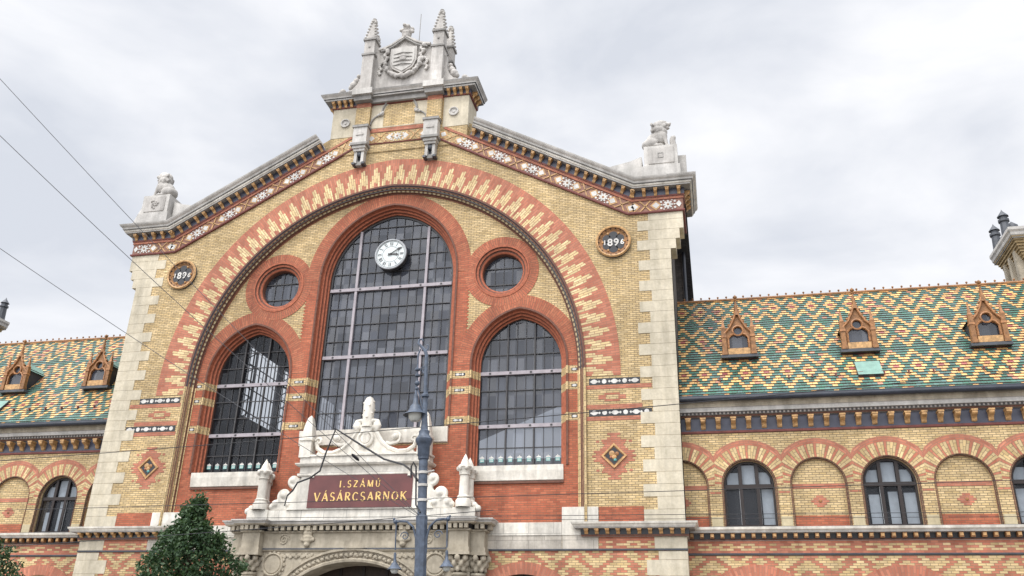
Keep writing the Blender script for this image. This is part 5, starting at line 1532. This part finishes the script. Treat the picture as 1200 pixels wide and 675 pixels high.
# ------------------------------------------------------------------ trees
def leaf_mat(name, c1, c2):
    g = NG(name, .55); oi = g.t.nodes.new('ShaderNodeNewGeometry')
    r = oi.outputs['Random Per Island']
    g.color(g.mix(r, c1, c2)); g.b.inputs['Specular IOR Level'].default_value = .35
    tl = g.t.nodes.new('ShaderNodeBsdfTranslucent'); tl.inputs[0].default_value = (.07, .13, .03, 1)
    mx = g.t.nodes.new('ShaderNodeMixShader'); mx.inputs[0].default_value = .2
    g.t.links.new(g.b.outputs[0], mx.inputs[1]); g.t.links.new(tl.outputs[0], mx.inputs[2]); g.t.links.new(mx.outputs[0], g.out.inputs[0])
    return g.mat
M['leaf'] = leaf_mat('tree_leaf', (.018, .046, .020), (.075, .125, .055))
def tree(x, y, H, W, label, seed, zlow=2.4, n=9000):
    rr = random.Random(seed)
    t = empty('street_tree', (x, y, 0)); tag(t, label, 'tree', 'street trees before the hall')
    mb = MB()
    tr = [(0, 0, 0), (.03, 0, 1.2), (-.02, .03, 2.4), (.04, 0, 4.0), (.0, 0, H*.78), (.02, 0, H*.95)]
    mb.tube(tr, [.16, .13, .12, .09, .05, .015], 'bark', 8)
    ph = [(rr.uniform(0, 6.3), rr.randint(2, 5), rr.uniform(1.5, 4.), rr.uniform(0, 6.3)) for _ in range(7)]
    def lim(z, a):
        f = (z-zlow)/(H-zlow)
        if f < 0 or f > 1: return 0.
        base = W*min(1., ((1.0-f)/.46)**.66)*min(1., .55+1.6*f)
        q = sum(math.sin(k*a+w_*z+p0)*math.cos(w_*z*.7+p1) for p0, k, w_, p1 in ph)
        return base*(.90+.12*q)
    V, F = [], []
    twigs = []
    for i in range(70):
        z = zlow+(H-zlow)*rr.random()**.9; a = rr.uniform(0, 2*PI); L = lim(z, a)*rr.uniform(.75, 1.12)
        p = Vector((L*math.cos(a), L*math.sin(a), z+rr.uniform(0, .25))); twigs.append(p)
        mb.tube([(0, 0, max(1.7, z-.25-L*.55)), tuple(Vector((p.x*.55, p.y*.55, z-.12-L*.12))), tuple(p)], [.032, .018, .006], 'bark', 4)
    mb.build('trunk', t, True)
    def leaf(p):
        L = rr.uniform(.055, .10)
        d = Vector((rr.gauss(0, 1), rr.gauss(0, 1), rr.gauss(-.5, .6))).normalized()
        e = d.orthogonal().normalized(); e = Matrix.Rotation(rr.uniform(0, 2*PI), 3, d) @ e
        k = len(V); V.extend([p-d*L, p+e*L*.5, p+d*L, p-e*L*.5+d.cross(e)*L*.2]); F.append((k, k+1, k+2, k+3))
    while len(F) < n:
        if rr.random() < .30:
            c = rr.choice(twigs); leaf(c+Vector((rr.gauss(0, .13), rr.gauss(0, .13), rr.gauss(-.02, .13)))); continue
        z = zlow+(H-zlow)*rr.random(); a = rr.uniform(0, 2*PI); L = lim(z, a)
        if rr.random() > (L/W)*1.1+.05: continue
        # leaves gather on the outer shell, in sprays with gaps between them
        d = L*(rr.random()**.38)
        if math.sin(5*a+3.1*z)*math.sin(6.3*z+2*a)+math.sin(9*a-4*z)*.6 > .75 and d > .55*L: continue
        leaf(Vector((d*math.cos(a), d*math.sin(a), z)))
    me = bpy.data.meshes.new('crown'); me.from_pydata([tuple(v) for v in V], [], F); me.materials.append(M['leaf'])
    o = bpy.data.objects.new('crown', me); COL.objects.link(o); o.parent = t
tree(-3.38, -8., 7.22, 1.52, 'dark green street tree with tall pointed crown beside the stone portal', 11, n=19000)
tree(-12.05, -8., 5.85, 1.7, 'small dark green tree before the side wing, only its tip showing', 23, 2.2, 9000)

# ------------------------------------------------------------------ world, sun, camera
w = bpy.data.worlds.new('World'); sc.world = w; w.use_nodes = True
nt = w.node_tree; nt.nodes.clear()
out = nt.nodes.new('ShaderNodeOutputWorld'); bg = nt.nodes.new('ShaderNodeBackground'); nt.links.new(bg.outputs[0], out.inputs[0])
sky = nt.nodes.new('ShaderNodeTexSky'); sky.sky_type = 'NISHITA'; sky.sun_disc = False
SUN_EL, SUN_AZ = R_(60), R_(203)          # compass: from +Y clockwise; the sun stands behind the camera
sky.sun_elevation = SUN_EL; sky.sun_rotation = SUN_AZ
tc = nt.nodes.new('ShaderNodeTexCoord')
def N(t, **k):
    n = nt.nodes.new(t)
    for a, b in k.items(): setattr(n, a, b)
    return n
mp = N('ShaderNodeMapping'); mp.inputs['Scale'].default_value = (1.5, 1.5, 3.4); mp.inputs['Location'].default_value = (.35, .1, .2)
nt.links.new(tc.outputs['Generated'], mp.inputs[0])
no = N('ShaderNodeTexNoise'); no.inputs['Scale'].default_value = 2.1; no.inputs['Detail'].default_value = 6.; no.inputs['Roughness'].default_value = .5; no.inputs['Distortion'].default_value = .25
nt.links.new(mp.outputs[0], no.inputs['Vector'])
rp = N('ShaderNodeValToRGB'); e = rp.color_ramp.elements
e[0].position = .36; e[0].color = (.66, .69, .755, 1); e[1].position = .60; e[1].color = (.93, .935, .96, 1)
m_ = e.new(.47); m_.color = (.775, .795, .845, 1)
nt.links.new(no.outputs['Fac'], rp.inputs[0])
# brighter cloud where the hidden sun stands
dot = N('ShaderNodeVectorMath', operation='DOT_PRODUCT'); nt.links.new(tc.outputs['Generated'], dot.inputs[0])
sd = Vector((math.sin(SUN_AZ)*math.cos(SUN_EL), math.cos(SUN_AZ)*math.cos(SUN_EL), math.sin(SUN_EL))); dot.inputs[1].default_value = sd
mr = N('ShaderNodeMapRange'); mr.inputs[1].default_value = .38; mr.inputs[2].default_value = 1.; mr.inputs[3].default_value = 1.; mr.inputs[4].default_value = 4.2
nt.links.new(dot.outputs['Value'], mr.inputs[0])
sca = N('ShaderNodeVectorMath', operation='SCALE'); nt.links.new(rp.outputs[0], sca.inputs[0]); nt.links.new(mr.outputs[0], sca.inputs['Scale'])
sk = N('ShaderNodeVectorMath', operation='SCALE'); nt.links.new(sky.outputs[0], sk.inputs[0]); sk.inputs['Scale'].default_value = .10
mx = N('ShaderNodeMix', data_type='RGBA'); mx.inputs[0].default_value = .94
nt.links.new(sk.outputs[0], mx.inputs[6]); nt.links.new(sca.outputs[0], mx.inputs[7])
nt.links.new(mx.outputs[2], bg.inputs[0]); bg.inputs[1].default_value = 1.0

sl = bpy.data.lights.new('sun', 'SUN'); sl.energy = 1.5; sl.angle = R_(12); sl.color = (1., .965, .91)
so = bpy.data.objects.new('sun', sl); COL.objects.link(so)
so.rotation_euler = (-sd).to_track_quat('-Z', 'Y').to_euler()

cd = bpy.data.cameras.new('camera'); cam = bpy.data.objects.new('camera', cd); COL.objects.link(cam); sc.camera = cam
Rr = Vector((0.9756928923761514, 0.21769757346089372, 0.025122624781230514)); Uu = Vector((0.0660753914818176, -0.4015548131044401, 0.9134482879250378)); Ff = Vector((-0.20894358666200852, 0.8895850148141531, 0.40617862943650634))
mt = Matrix((Rr, Uu, -Ff)).transposed().to_4x4(); mt.translation = Vector((15.52281572665587, -37.73826667279997, 1.7)); cam.matrix_world = mt
cd.sensor_width = 36; cd.lens = 1020/1200*36; cd.clip_end = 3000; cd.clip_start = .1
sc.view_settings.view_transform = 'Standard'; sc.view_settings.look = 'None'; sc.view_settings.exposure = .18; sc.view_settings.gamma = 1.
sc.render.resolution_x = 1024; sc.render.resolution_y = 576
sc.cycles.max_bounces = 8; sc.cycles.transparent_max_bounces = 16
